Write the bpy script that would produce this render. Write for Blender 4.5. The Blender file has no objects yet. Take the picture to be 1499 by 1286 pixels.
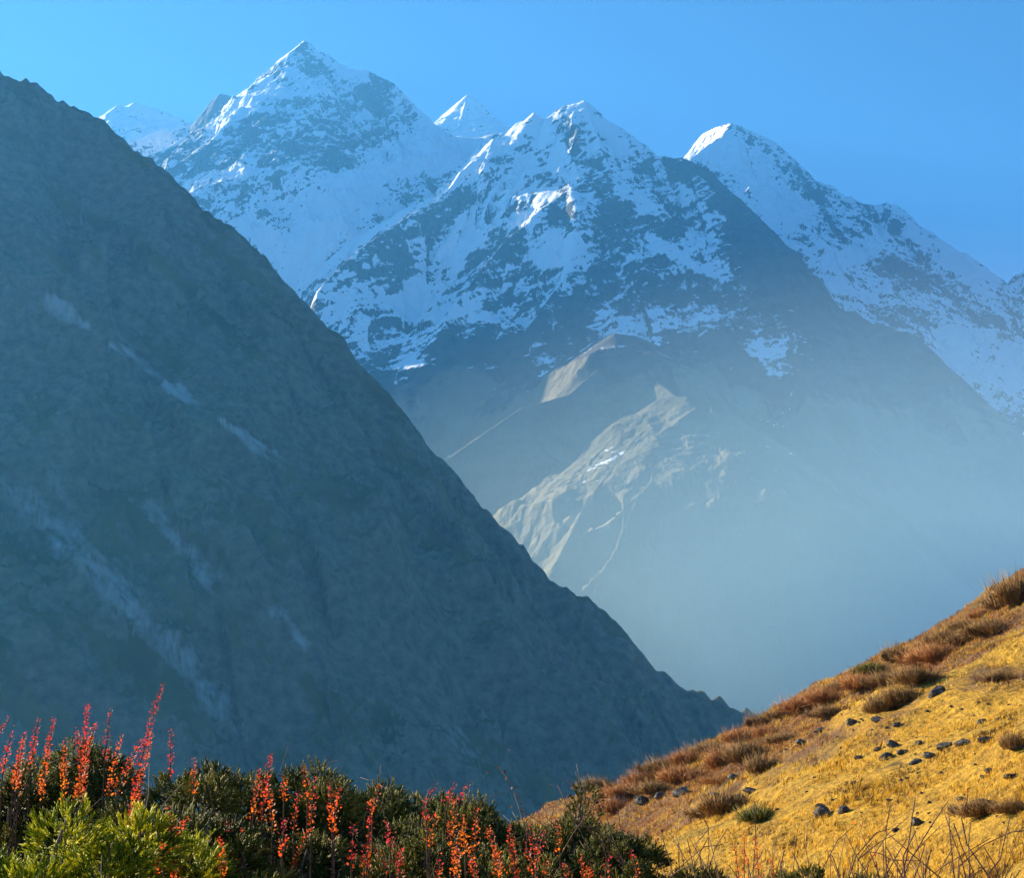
import bpy, math, random
import numpy as np
R = math.radians
scn = bpy.context.scene
COL = scn.collection

# ------------------------------------------------------------------ camera
F_PX, CX, CY = 2059.0, 749.5, 643.0            # the photograph is 1499 x 1286
PITCH = R(13.83)
EYE = 1.6
cam_d = bpy.data.cameras.new('camera')
cam_d.sensor_width = 36.0
cam_d.lens = 36.0 * F_PX / 1499.0
cam_d.clip_start = 0.1
cam_d.clip_end = 60000.0
cam = bpy.data.objects.new('camera', cam_d)
COL.objects.link(cam)
cam.location = (0, 0, EYE)
cam.rotation_euler = (math.pi / 2 + PITCH, 0, 0)
scn.camera = cam

# ------------------------------------------------------------------ light
SUN_AZ, SUN_EL = R(-52), R(24)                 # clockwise from +Y (straight ahead)
world = bpy.data.worlds.new('World')
scn.world = world
world.use_nodes = True
wt = world.node_tree
bg = wt.nodes['Background']
sky = wt.nodes.new('ShaderNodeTexSky')
sky.sky_type = 'NISHITA'
sky.sun_disc = False
sky.sun_elevation = SUN_EL
sky.sun_rotation = SUN_AZ
sky.altitude = 3800
sky.air_density = 1.0
sky.dust_density = 0.3
sky.ozone_density = 7.0
hs = wt.nodes.new('ShaderNodeHueSaturation')
hs.inputs['Saturation'].default_value = 1.05
wt.links.new(sky.outputs[0], hs.inputs['Color'])
wt.links.new(hs.outputs[0], bg.inputs['Color'])
bg.inputs['Strength'].default_value = 0.036
sun_d = bpy.data.lights.new('sun', 'SUN')
sun_d.energy = 5.0
sun_d.angle = R(0.5)
sun_d.color = (1.0, 0.86, 0.62)
sun = bpy.data.objects.new('sun', sun_d)
COL.objects.link(sun)
SUN_V = np.array([math.sin(SUN_AZ) * math.cos(SUN_EL), math.cos(SUN_AZ) * math.cos(SUN_EL), math.sin(SUN_EL)])
from mathutils import Vector
sun.rotation_euler = Vector(SUN_V).to_track_quat('Z', 'Y').to_euler()

scn.view_settings.view_transform = 'Standard'
scn.view_settings.look = 'None'
scn.view_settings.gamma = 1.0
scn.view_settings.exposure = 2.15
scn.cycles.use_denoising = True
scn.cycles.max_bounces = 6
scn.cycles.diffuse_bounces = 2
scn.cycles.glossy_bounces = 1
scn.cycles.transmission_bounces = 3
scn.cycles.transparent_max_bounces = 4
scn.cycles.volume_bounces = 5
HAZE_DENSITY = 1.1e-4
HAZE_COLOR = (0.10, 0.44, 0.95)
MIST_DENSITY = 7.4e-3
FAR = 0.62                                     # size of the far massifs: one unit of their numbers in metres

# ------------------------------------------------------------------ helpers
def at(px, py, y):
    """world point that stands y metres ahead on the line of sight of photo pixel px, py"""
    rx = (px - CX) / F_PX
    ru = (CY - py) / F_PX
    fy = math.cos(PITCH) - ru * math.sin(PITCH)
    fz = math.sin(PITCH) + ru * math.cos(PITCH)
    return (rx / fy * y, y, EYE + fz / fy * y)

_rs = np.random.RandomState(7)
_P = _rs.permutation(1024).astype(np.int32)
_P = np.concatenate([_P, _P, _P[:2]])
_G = _rs.rand(1024) * 2 * np.pi
_GX, _GY = np.cos(_G).astype(np.float32), np.sin(_G).astype(np.float32)

def perlin(x, y, seed=0):
    x = np.asarray(x, np.float64); y = np.asarray(y, np.float64)
    xf = np.floor(x); yf = np.floor(y)
    u = (x - xf).astype(np.float32); v = (y - yf).astype(np.float32)
    xi = (xf.astype(np.int64) + seed * 37) & 1023; yi = (yf.astype(np.int64) + seed * 71) & 1023
    xj = (xi + 1) & 1023; yj = (yi + 1) & 1023
    def g(a, b, dx, dy):
        h = _P[_P[a] + b] & 1023
        return _GX[h] * dx + _GY[h] * dy
    su = u * u * u * (u * (u * 6 - 15) + 10); sv = v * v * v * (v * (v * 6 - 15) + 10)
    a = g(xi, yi, u, v); b = g(xj, yi, u - 1, v); c = g(xi, yj, u, v - 1); d = g(xj, yj, u - 1, v - 1)
    a = a + (b - a) * su; c = c + (d - c) * su
    return (a + (c - a) * sv) * 1.5

def fbm(x, y, o=5, seed=0, gain=0.5):
    s = 0; a = 1.0; f = 1.0
    for i in range(o):
        s = s + a * perlin(x * f, y * f, seed + i * 5); a *= gain; f *= 2.03
    return s

def ridged(x, y, o=5, seed=0, gain=0.5):
    """0..1-ish, sharp crests"""
    s = 0; a = 1.0; f = 1.0; w = 1.0; t = 0
    for i in range(o):
        n = 1 - np.abs(perlin(x * f, y * f, seed + i * 7)); n = n * n
        s = s + a * n * w; w = np.clip(n * 1.6, 0, 1); t += a; a *= gain; f *= 2.07
    return s / t

def sstep(a, b, x):
    t = np.clip((x - a) / (b - a), 0, 1)
    return t * t * (3 - 2 * t)

def mesh_obj(name, verts, faces, mat=None, parent=None, smooth=False, attrs=None):
    """faces: (n,3) or (n,4) int array, or list of such arrays"""
    me = bpy.data.meshes.new(name)
    fl = faces if isinstance(faces, list) else [faces]
    fl = [np.asarray(f, np.int32) for f in fl if len(f)]
    verts = np.asarray(verts, np.float32)
    me.vertices.add(len(verts)); me.vertices.foreach_set('co', verts.ravel())
    loops = np.concatenate([f.ravel() for f in fl])
    tot = np.concatenate([np.full(len(f), f.shape[1], np.int32) for f in fl])
    me.loops.add(len(loops)); me.loops.foreach_set('vertex_index', loops)
    me.polygons.add(len(tot))
    me.polygons.foreach_set('loop_start', (np.cumsum(tot) - tot).astype(np.int32))
    me.polygons.foreach_set('loop_total', tot)
    if smooth:
        me.polygons.foreach_set('use_smooth', np.ones(len(tot), bool))
    for k, v in (attrs or {}).items():
        a = me.attributes.new(k, 'FLOAT', 'POINT'); a.data.foreach_set('value', np.asarray(v, np.float32).ravel())
    me.update(calc_edges=True)
    if mat: me.materials.append(mat)
    o = bpy.data.objects.new(name, me)
    COL.objects.link(o)
    if parent: o.parent = parent
    return o

def grid_faces(nr, nc):
    i = np.arange(nr * nc, dtype=np.int32).reshape(nr, nc)
    return np.stack([i[:-1, :-1], i[:-1, 1:], i[1:, 1:], i[1:, :-1]], -1).reshape(-1, 4)

def tag(o, label=None, cat=None, group=None, kind=None):
    if label: o['label'] = label
    if cat: o['category'] = cat
    if group: o['group'] = group
    if kind: o['kind'] = kind
    return o

# ------------------------------------------------------------------ materials
class NT:
    def __init__(s, name):
        s.m = bpy.data.materials.new(name); s.m.use_nodes = True
        s.t = s.m.node_tree; s.n = s.t.nodes; s.b = s.n['Principled BSDF']; s.out = s.n['Material Output']
        s.b.inputs['Roughness'].default_value = 0.9
        s.b.inputs['Specular IOR Level'].default_value = 0.15
    def add(s, k, **kw):
        n = s.n.new(k)
        for a, v in kw.items():
            if a in n.inputs: n.inputs[a].default_value = v
            else: setattr(n, a, v)
        return n
    def link(s, a, b): s.t.links.new(a, b)
    def attr(s, name):
        n = s.n.new('ShaderNodeAttribute'); n.attribute_name = name; return n.outputs['Fac']
    def pos(s, scale=(1, 1, 1)):
        t = s.n.new('ShaderNodeTexCoord'); m = s.n.new('ShaderNodeMapping')
        m.inputs['Scale'].default_value = scale; s.link(t.outputs['Object'], m.inputs[0]); return m.outputs[0]
    def noise(s, vec, scale, detail=5, rough=0.55, dist=0.0):
        n = s.n.new('ShaderNodeTexNoise'); s.link(vec, n.inputs['Vector'])
        n.inputs['Scale'].default_value = scale; n.inputs['Detail'].default_value = detail
        n.inputs['Roughness'].default_value = rough; n.inputs['Distortion'].default_value = dist
        return n.outputs['Fac']
    def ramp(s, fac, stops):
        n = s.n.new('ShaderNodeValToRGB'); s.link(fac, n.inputs[0]); e = n.color_ramp.elements
        while len(e) < len(stops): e.new(0.5)
        for i, (p, c) in enumerate(stops):
            e[i].position = p; e[i].color = (c, c, c, 1) if not hasattr(c, '__len__') else (*c, 1)
        return n.outputs[0]
    def math(s, op, a, b=None, c=None):
        n = s.n.new('ShaderNodeMath'); n.operation = op
        for i, v in enumerate((a, b, c)):
            if v is None: continue
            if isinstance(v, (int, float)): n.inputs[i].default_value = v
            else: s.link(v, n.inputs[i])
        return n.outputs[0]
    def mix(s, f, a, b):
        n = s.n.new('ShaderNodeMix'); n.data_type = 'RGBA'
        for i, v in ((0, f), (6, a), (7, b)):
            if isinstance(v, (int, float)): n.inputs[i].default_value = v
            elif isinstance(v, tuple): n.inputs[i].default_value = (*v, 1)
            else: s.link(v, n.inputs[i])
        return n.outputs[2]
    def bump(s, h, strength, dist):
        n = s.n.new('ShaderNodeBump'); n.inputs['Strength'].default_value = strength
        n.inputs['Distance'].default_value = dist; s.link(h, n.inputs['Height'])
        s.link(n.outputs[0], s.b.inputs['Normal'])

def mountain_material(name, rock_a, rock_b, grass_a, grass_b, unit=1.0):
    t = NT(name)
    p = t.pos()
    n1 = t.noise(p, 0.004 / unit, 7, 0.6)
    n2 = t.noise(p, 0.03 / unit, 8, 0.65)
    rock = t.mix(t.ramp(n2, [(0.35, 0.0), (0.65, 1.0)]), rock_a, rock_b)
    grass = t.mix(t.ramp(n1, [(0.35, 0.0), (0.65, 1.0)]), grass_a, grass_b)
    g = t.math('ADD', t.attr('grass'), t.math('MULTIPLY', t.math('SUBTRACT', n2, 0.5), 0.7))
    base = t.mix(t.ramp(g, [(0.4, 0.0), (0.6, 1.0)]), rock, grass)
    sc = t.math('ADD', t.attr('scree'), t.math('MULTIPLY', t.math('SUBTRACT', n2, 0.5), 0.8))
    base = t.mix(t.ramp(sc, [(0.25, 0.0), (1.0, 1.0)]), base, (0.46, 0.44, 0.37))
    # wind-blown streaks down the fall line and thin ledges lace the rock with snow
    n5 = t.noise(t.pos((1, 1, 0.30)), 0.10 / unit, 6, 0.7, 0.3)
    n6 = t.noise(t.pos((0.35, 0.35, 1)), 0.16 / unit, 5, 0.65, 0.2)
    lace = t.math('ADD', t.math('MULTIPLY', t.math('SUBTRACT', n5, 0.5), 1.5), t.math('MULTIPLY', t.math('SUBTRACT', n6, 0.5), 0.9))
    s = t.math('ADD', t.attr('snow'), t.math('ADD', lace, t.math('MULTIPLY', t.math('SUBTRACT', n2, 0.5), 0.4)))
    sm = t.ramp(s, [(0.40, 0.0), (0.62, 1.0)])
    snow = t.mix(n1, (0.80, 0.83, 0.87), (0.90, 0.90, 0.90))
    t.link(t.mix(sm, base, snow), t.b.inputs['Base Color'])
    t.bump(n2, 0.6, 12.0 * unit)
    return t.m

# ------------------------------------------------------------------ mountains
def massif(X, Y, ridges):
    """height field: the highest of the wedges that fall away from each ridge segment.
    ridge = (points [(x, y, z)...], slope). Returns height, distance from the crest, arc length"""
    H = np.full(X.shape, -1e9); D = np.full(X.shape, 1e9); S = np.zeros(X.shape); M = np.full(X.shape, 1e9)
    for ri, rd in enumerate(ridges):
        pts, sl = rd[:2]
        wid, sl2 = rd[2:] if len(rd) > 2 else (1e9, 0)
        arc = ri * 977.0
        for (a, b) in zip(pts[:-1], pts[1:]):
            ax, ay, az = a; bx, by, bz = b
            L2 = (bx - ax) ** 2 + (by - ay) ** 2 + 1e-9
            tt = np.clip(((X - ax) * (bx - ax) + (Y - ay) * (by - ay)) / L2, 0, 1)
            d = np.hypot(X - (ax + tt * (bx - ax)), Y - (ay + tt * (by - ay)))
            h = az + tt * (bz - az) - sl * np.minimum(d, wid) - sl2 * np.maximum(d - wid, 0)
            m = h > H
            M = np.minimum(M, d + 1.2 * np.maximum(H - h, 0) * (d < 60))
            H = np.where(m, h, H); D = np.where(m, d, D)
            S = np.where(m, arc + tt * math.sqrt(L2), S)
            arc += math.sqrt(L2)
    return H, D, S, M

def polar_grid(az0, az1, n_az, r0, r1, n_r):
    az = np.linspace(R(az0), R(az1), n_az); y = np.linspace(r0, r1, n_r)
    A, Y = np.meshgrid(az, y)
    return np.tan(A) * Y, Y

def slope_of(X, Y, H):
    """surface normals of the grid"""
    P = np.stack([X, Y, H], -1)
    du = np.gradient(P, axis=1); dv = np.gradient(P, axis=0)
    n = np.cross(du, dv); n /= np.linalg.norm(n, axis=-1, keepdims=True) + 1e-12
    return n

def ridge(pix, slope):
    return ([at(*p) for p in pix], slope)

def jag(pix, amp, seed, step=11):
    """skylines are never straight: small notches and teeth between the surveyed points"""
    q = np.random.RandomState(seed); out = []
    for (a, b) in zip(pix[:-1], pix[1:]):
        n = max(1, int(abs(b[0] - a[0]) / step))
        for k in range(n):
            t = k / n
            j = 0 if k == 0 else q.normal() * amp * (0.4 + 1.2 * q.rand())
            out.append((a[0] + t * (b[0] - a[0]), a[1] + t * (b[1] - a[1]) + j, a[2] + t * (b[2] - a[2])))
    return out + [pix[-1]]
def far_ridge(pix, slope, width=1e9, slope2=0):
    return ([at(x, y, d * FAR) for x, y, d in pix], slope, width, slope2)

def line_mask(X, Y, pix_lines, H=None, taper=False):
    m = np.zeros(X.shape)
    # position on screen of the finished surface (to place the real scree fans where the photo has them)
    yc = Y; zc = H - EYE
    dep = yc * math.cos(PITCH) + zc * math.sin(PITCH)
    up = -yc * math.sin(PITCH) + zc * math.cos(PITCH)
    PX = CX + F_PX * X / dep; PY = CY - F_PX * up / dep
    w = fbm(X / 40, H / 40, 3, 91) * 12
    for pts, w0, w1, amp in pix_lines:
        n = len(pts) - 1
        for k, ((ax, ay), (bx, by)) in enumerate(zip(pts[:-1], pts[1:])):
            L2 = (bx - ax) ** 2 + (by - ay) ** 2
            t = np.clip(((PX - ax) * (bx - ax) + (PY - ay) * (by - ay)) / L2, 0, 1)
            d = np.hypot(PX - ax - t * (bx - ax), PY - ay - t * (by - ay)) + w
            ww = w0 + (w1 - w0) * (k + t) / n
            end = sstep(0, 0.25, (k + t) / n) * (1 - sstep(0.8, 1.0, (k + t) / n)) if taper else 1.0
            m = np.maximum(m, amp * end * (1 - sstep(0.3 if not taper else 0.0, 1.0, d / ww)))
    if taper: m = m * (0.8 + 0.6 * fbm((PX + PY) / 70, (PX - PY) / 10, 4, 93))
    return m

ROCK = mountain_material('rock_snow_and_grass', (0.03, 0.03, 0.033), (0.085, 0.08, 0.075), (0.09, 0.085, 0.05), (0.26, 0.22, 0.14))
SLOPE = mountain_material('dark_valley_slope', (0.15, 0.13, 0.07), (0.28, 0.245, 0.145), (0.105, 0.10, 0.035), (0.22, 0.185, 0.07), 0.25)

def build_mountain(name, label, grid, ridges, noise, snow_fn, mat, base=-260.0, scree=None):
    u = noise.get('u', 1.0)
    az0, az1, na, r0, r1, nr = grid
    X, Y = polar_grid(az0, az1, na, r0 * u, r1 * u, nr)
    q = 420 * u
    wx = fbm(X / q, Y / q, 4, 3) * noise.get('warp', 40) * u; wy = fbm(X / q, Y / q, 4, 13) * noise.get('warp', 40) * u
    _, _, _, M0 = massif(X, Y, ridges)
    k = sstep(0, 260 * u, M0)
    H, D, S, _ = massif(X + wx * k, Y + wy * k, ridges)
    keep = sstep(0, noise.get('keep', 160) * u, np.minimum(D, M0))
    calm = noise['calm'](H / u) if 'calm' in noise else 1.0
    fl = noise.get('flute', 90) * u; bg_ = noise.get('big', 600) * u
    flute = ridged(S / fl + fbm(X / (300 * u), Y / (300 * u), 3, 31) * 0.6, D / (fl * 7), 4, noise.get('seed', 0) + 2) - 0.85
    big = ridged(X / bg_, Y / bg_, 6, noise.get('seed', 0) + 11, 0.5) - 0.85
    fine = fbm(X / (60 * u), Y / (60 * u), 5, noise.get('seed', 0) + 21, 0.6)
    H = H + u * (keep * (flute * noise.get('af', 60) + big * noise.get('ab', 150)) * calm + fine * (noise.get('crest', 0.26) + (1 - noise.get('crest', 0.26)) * keep) * (0.35 + 0.65 * calm) * noise.get('an', 14)
             + keep * calm * noise.get('ribs', 0) * (ridged((S + wx / 3) / (36 * u), D / (260 * u), 4, 57, 0.55) - 0.9))
    if 'front' in noise: H = H - 1.3 * np.maximum(noise['front'] - Y, 0)
    if 'left' in noise: H = H - 1.6 * np.maximum(noise['left'] * Y - X, 0)
    base = base * u
    H = np.maximum(H, base + 30 * u * fbm(X / (200 * u), Y / (200 * u), 3, 5))
    N = slope_of(X, Y, H)
    snow, grass = snow_fn(X, Y, H, N, D, S)
    sc = line_mask(X, Y, scree, H, True) if scree else np.zeros(X.shape)
    V = np.stack([X, Y, H], -1).reshape(-1, 3)
    o = mesh_obj(name, V, grid_faces(*X.shape), mat, smooth=True, attrs={'snow': snow, 'grass': grass, 'scree': sc})
    return tag(o, label, None, None, 'structure')

def rockface(X, Y, H, N, D, S, seed, bias, tilt=0.6, fields=None):
    """snow fills the gullies and the gentler ground; ribs, steep slabs and aslant strata stand bare.
    fields: strokes where the mountain carries a broad snowfield (+) or a bare rock wall (-)"""
    Hr = H
    X = X / FAR; H = H / FAR; D = D / FAR; S = S / FAR
    sw = S + 30 * fbm(X / 90, H / 90, 3, seed + 9)
    rib = ridged(sw / 75, D / 520, 5, seed, 0.62)
    rib2 = ridged(sw / 16 + 0.3 * fbm(X / 30, H / 30, 3, seed + 7), D / 130, 4, seed + 5, 0.6)
    band = fbm((X + H * tilt) / 150, (H - X * tilt) / 22, 6, seed + 31, 0.65)
    patch = fbm(X / 260, H / 240, 5, seed + 40, 0.6)
    s = bias + (N[..., 2] - 0.58) * 1.5 - (rib - 0.55) * 0.9 - (rib2 - 0.55) * 0.85 + band * 0.36 + patch * 0.30
    if fields:
        s = s + 0.62 * line_mask(X * FAR, Y, fields[0], Hr) - 0.34 * line_mask(X * FAR, Y, fields[1], Hr)
    return s
A_FIELDS = ([([(690, 225), (620, 215), (560, 245), (490, 310), (430, 385), (415, 410)], 42, 60, 1.0), ([(365, 320), (400, 370)], 26, 30, 1.0), ([(300, 200), (350, 170), (400, 120)], 12, 12, .7),
             ([(470, 90), (540, 118)], 12, 14, .7), ([(640, 240), (600, 235)], 26, 26, .8), ([(250, 205), (200, 195)], 14, 14, .6)],
            [([(440, 75), (470, 105)], 16, 18, .8), ([(475, 190), (520, 150), (560, 128)], 22, 18, .7), ([(545, 150), (605, 185)], 18, 18, .9), ([(405, 245), (450, 215), (465, 235)], 30, 30, 1.),
             ([(490, 230), (550, 195)], 26, 26, .9), ([(285, 205), (335, 235)], 22, 22, .8), ([(240, 220), (300, 240), (350, 290)], 20, 24, .6), ([(380, 305), (388, 315)], 10, 10, 1.),
             ([(495, 325), (565, 280)], 16, 16, .8), ([(575, 290), (610, 262), (650, 262)], 24, 22, 1.), ([(440, 150), (400, 180)], 20, 20, .6)])
B_FIELDS = ([([(785, 180), (810, 225), (835, 255)], 26, 26, 1.), ([(775, 245), (715, 310), (650, 380), (600, 440)], 28, 40, 1.), ([(860, 165), (905, 210)], 15, 15, .9),
             ([(915, 285), (955, 305)], 20, 20, .9), ([(1000, 290), (1050, 325)], 18, 18, .8), ([(955, 345), (1030, 395)], 12, 12, .9), ([(560, 440), (500, 430)], 30, 30, .7),
             ([(820, 385), (845, 345)], 14, 14, .8), ([(730, 220), (760, 200)], 12, 10, .6), ([(700, 430), (640, 470)], 24, 24, .8), ([(805, 283), (750, 328)], 13, 10, 1.5), ([(595, 305), (530, 345), (470, 400)], 10, 10, 1.2)],
            [([(745, 225), (755, 245)], 22, 22, .8), ([(830, 185), (848, 235)], 18, 18, 1.), ([(865, 245), (900, 330), (880, 400)], 36, 42, 1.), ([(940, 240), (1040, 262)], 22, 22, 1.),
             ([(1000, 320), (1060, 300)], 16, 16, .9), ([(1060, 320), (1130, 420)], 36, 46, 1.), ([(670, 290), (735, 232)], 16, 16, .9), ([(590, 345), (650, 305), (690, 280)], 20, 20, .9),
             ([(560, 365), (620, 400)], 30, 30, .8), ([(820, 305), (845, 345)], 30, 26, 1.1), ([(690, 375), (765, 350)], 26, 26, .9), ([(700, 415), (780, 395)], 18, 18, .7), ([(940, 400), (1010, 430)], 30, 40, .8)])
C_FIELDS = ([([(1035, 215), (1110, 250), (1160, 310)], 40, 44, 1.), ([(1225, 380), (1290, 345)], 26, 26, .9), ([(1335, 340), (1450, 420)], 18, 22, .8), ([(1400, 505), (1480, 530)], 44, 50, 1.)],
            [([(1185, 275), (1235, 350)], 20, 20, .9), ([(1290, 390), (1400, 425)], 30, 34, .9), ([(1245, 435), (1335, 470)], 30, 34, .9), ([(1150, 335), (1185, 385)], 14, 14, .8),
             ([(1375, 450), (1435, 470)], 18, 18, .8), ([(1075, 192), (1095, 210)], 9, 9, 1.), ([(1340, 400), (1370, 365)], 18, 18, .8), ([(1270, 310), (1320, 330)], 16, 16, .7), ([(1400, 520), (1480, 500)], 12, 12, .6)])

# --- the near dark slope on the left
ls = [(x, y, 1230 - 0.03 * x) for x, y in (
    (-160, 60), (0, 97), (30, 106), (55, 115), (78, 143), (100, 155), (130, 165), (160, 190), (200, 220), (245, 250), (265, 282), (290, 300), (330, 322), (355, 345), (385, 375), (410, 405), (440, 440), (470, 475), (505, 510), (530, 545),
    (570, 585), (600, 620), (630, 665), (665, 700), (700, 740), (740, 780), (765, 805), (800, 840), (850, 870), (885, 895), (915, 930), (945, 970), (985, 990), (1010, 1005), (1060, 1025), (1100, 1045), (1140, 1066), (1200, 1110), (1330, 1190))]
def left_snow(X, Y, H, N, D, S):
    u_ = X * 0.74 - H * 0.67; v_ = X * 0.67 + H * 0.74
    g = 0.45 + fbm(u_ / 110, v_ / 26, 6, 60, 0.6) * 0.75 + fbm(X / 140, H / 120, 3, 66) * 0.4 + (N[..., 2] - 0.62) * 2.0
    return np.zeros(X.shape) - 1, g
build_mountain('mountain_slope', 'dark shaded mountain slope falling from upper left to the valley', (-27, 20, 1050, 380, 1750, 760),
               [ridge(jag(ls, 2.6, 4, 7), 1.15)], dict(warp=24, keep=60, flute=52, af=40, big=210, ab=85, an=10, seed=4, crest=0.6, ribs=14), left_snow, SLOPE, base=-120,
               scree=[([(-60, 650), (20, 720), (110, 800), (190, 890), (260, 970), (330, 1050), (390, 1110)], 50, 34, 0.8),
                      ([(200, 720), (260, 790), (330, 880)], 36, 18, 0.75), ([(392, 870), (420, 915), (460, 960)], 24, 14, 0.75),
                      ([(-20, 380), (100, 460), (220, 545), (330, 620), (450, 700)], 15, 8, 1.1),
                      ([(575, 1000), (650, 1060), (720, 1130)], 26, 14, 0.5), ([(60, 640), (90, 720), (120, 800)], 30, 20, 0.5)])

# --- main peak
def main_snow(X, Y, H, N, D, S):
    s = rockface(X, Y, H, N, D, S, 70, 0.72, 0.9, A_FIELDS)
    return s, np.zeros(X.shape)
A_SKY = [(60, 330, 5200), (150, 230, 5500), (215, 198, 5750), (262, 188, 5950), (302, 177, 6050), (327, 151, 6000), (357, 133, 5920), (386, 113, 5830), (404, 91, 5770), (425, 75, 5700), (446, 58, 5640),
            (470, 76, 5640), (510, 99, 5650), (545, 106, 5650), (575, 120, 5640), (590, 138, 5620), (610, 160, 5600), (640, 184, 5590), (668, 200, 5600),
            (705, 200, 5600), (740, 194, 5560), (790, 200, 5560), (900, 300, 5500)]
A = [None,
     far_ridge([(446, 60, 5630), (425, 80, 5600), (404, 101, 5580), (382, 124, 5550), (364, 142, 5520), (335, 168, 5460), (302, 186, 5400), (270, 205, 5330), (225, 222, 5230), (190, 240, 5100), (120, 300, 4900)], 1.35),
     far_ridge([(446, 62, 5640), (462, 100, 5540), (455, 150, 5430), (430, 210, 5280), (400, 280, 5050), (370, 330, 4900)], 1.2),
     far_ridge([(575, 122, 5640), (560, 170, 5500), (520, 220, 5350), (490, 260, 5200), (455, 310, 5000)], 1.2),
     far_ridge([(640, 186, 5590), (620, 250, 5400), (590, 300, 5200)], 1.2)]
A[0] = far_ridge(jag(A_SKY, 2.4, 1), 1.15)
build_mountain('snow_mountain', 'tall snow and rock peak with a pointed summit left of centre', (-26, 8, 900, 3600, 6600, 900), A,
               dict(u=FAR, warp=60, keep=130, flute=110, af=70, big=520, ab=120, an=16, seed=1, ribs=34, front=2820), main_snow, ROCK)

# --- central massif
def mid_snow(X, Y, H, N, D, S):
    s = rockface(X, Y, H, N, D, S, 80, 0.58, 0.6, B_FIELDS)
    s = s + 0.25 * sstep(1500, 2300, H / FAR) - 1.3 * sstep(1250, 900, H / FAR + 180 * fbm(X / 260 / FAR, Y / 260 / FAR, 4, 82)) - 1.2 * sstep(650, 900, X / FAR + (H / FAR - 1300) * 0.3)
    g = sstep(1150, 750, H / FAR + 130 * fbm(X / 200 / FAR, Y / 200 / FAR, 4, 83)) * 1.1
    return s, g
B_SKY = [(700, 215, 4700), (722, 202, 4600), (745, 190, 4560), (768, 176, 4530), (782, 163, 4510), (797, 175, 4500), (812, 164, 4480), (835, 152, 4470), (856, 147, 4460),
            (874, 160, 4440), (890, 180, 4410), (925, 198, 4370), (958, 228, 4330), (1000, 231, 4290), (1040, 250, 4240), (1060, 278, 4200),
            (1095, 305, 4150), (1130, 342, 4100), (1180, 402, 4030), (1205, 425, 4000), (1232, 467, 3970), (1290, 474, 3900), (1340, 490, 3830), (1380, 542, 3780), (1440, 590, 3700),
            (1499, 640, 3620), (1640, 740, 3450)]
B = [far_ridge(jag(B_SKY, 3.0, 2), 1.22),
     # a crest that runs away to the left shows its sunny flank above the nearer crest below it
     far_ridge([(722, 202, 4450), (700, 222, 4460), (668, 258, 4480), (640, 286, 4500), (595, 303, 4520), (560, 325, 4530), (529, 342, 4540), (500, 372, 4500), (470, 398, 4480), (432, 425, 4450), (380, 470, 4400)], 0.9, 90, 1.8),
     far_ridge([(722, 207, 4440), (697, 230, 4380), (665, 268, 4300), (638, 294, 4230), (600, 314, 4140), (565, 338, 4050), (532, 360, 3980), (505, 384, 3920), (474, 416, 3850), (450, 450, 3780), (400, 500, 3650)], 1.25),
     far_ridge([(832, 266, 4060), (837, 276, 4020), (850, 330, 3870), (830, 400, 3720), (780, 470, 3520)], 1.5),
     far_ridge([(838, 273, 4020), (807, 281, 4060), (785, 296, 4100), (755, 316, 4140), (740, 332, 4160)], 0.9, 90, 1.8),
     far_ridge([(838, 279, 4010), (807, 299, 3970), (788, 316, 3940), (770, 329, 3910), (748, 343, 3870), (700, 400, 3720), (650, 470, 3570)], 1.5),
     far_ridge([(856, 150, 4460), (880, 230, 4250), (900, 300, 4050), (890, 380, 3970), (880, 440, 3750), (900, 500, 3560)], 1.5),
     far_ridge([(960, 232, 4330), (975, 300, 4150), (960, 380, 4020), (990, 440, 3820)], 1.5),
     far_ridge([(1060, 280, 4200), (1080, 360, 4120), (1120, 440, 3870), (1160, 520, 3570), (1200, 620, 3220)], 1.4),
     # low grassy spurs
     far_ridge([(975, 512, 3330), (930, 492, 3330), (900, 488, 3330), (868, 501, 3370), (830, 532, 3410), (760, 543, 3450), (700, 586, 3480), (640, 628, 3500)], 0.75, 80, 1.5),
     far_ridge([(965, 528, 3290), (900, 526, 3220), (870, 545, 3170), (832, 578, 3110), (762, 598, 3030), (700, 640, 2960), (630, 688, 2900), (560, 740, 2850)], 1.1),
     far_ridge([(900, 528, 3210), (950, 548, 3130), (990, 580, 3000), (1040, 598, 2880)], 1.2),
     far_ridge([(1040, 592, 2880), (1005, 580, 2920), (965, 584, 2960), (915, 618, 3010), (862, 672, 3050), (808, 726, 3090), (765, 780, 3120)], 0.7, 260, 1.3),
     far_ridge([(1040, 600, 2870), (1012, 618, 2840), (980, 652, 2790), (935, 694, 2730), (880, 755, 2620), (835, 818, 2530), (785, 880, 2450)], 1.15),
     far_ridge([(690, 504, 3640), (640, 500, 3670), (590, 510, 3700), (560, 534, 3720)], 0.6, 130, 1.9)]
build_mountain('snow_mountain', 'rocky snow streaked mountain in the middle with sunlit grassy spurs below', (-13, 28, 1100, 1300, 5000, 1100), B,
               dict(u=FAR, warp=50, keep=200, flute=95, af=60, big=460, ab=110, an=14, seed=9, ribs=30, front=1500, left=-0.147, calm=lambda h: 0.2 + 0.8 * sstep(1000, 1500, h)), mid_snow, ROCK)

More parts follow.
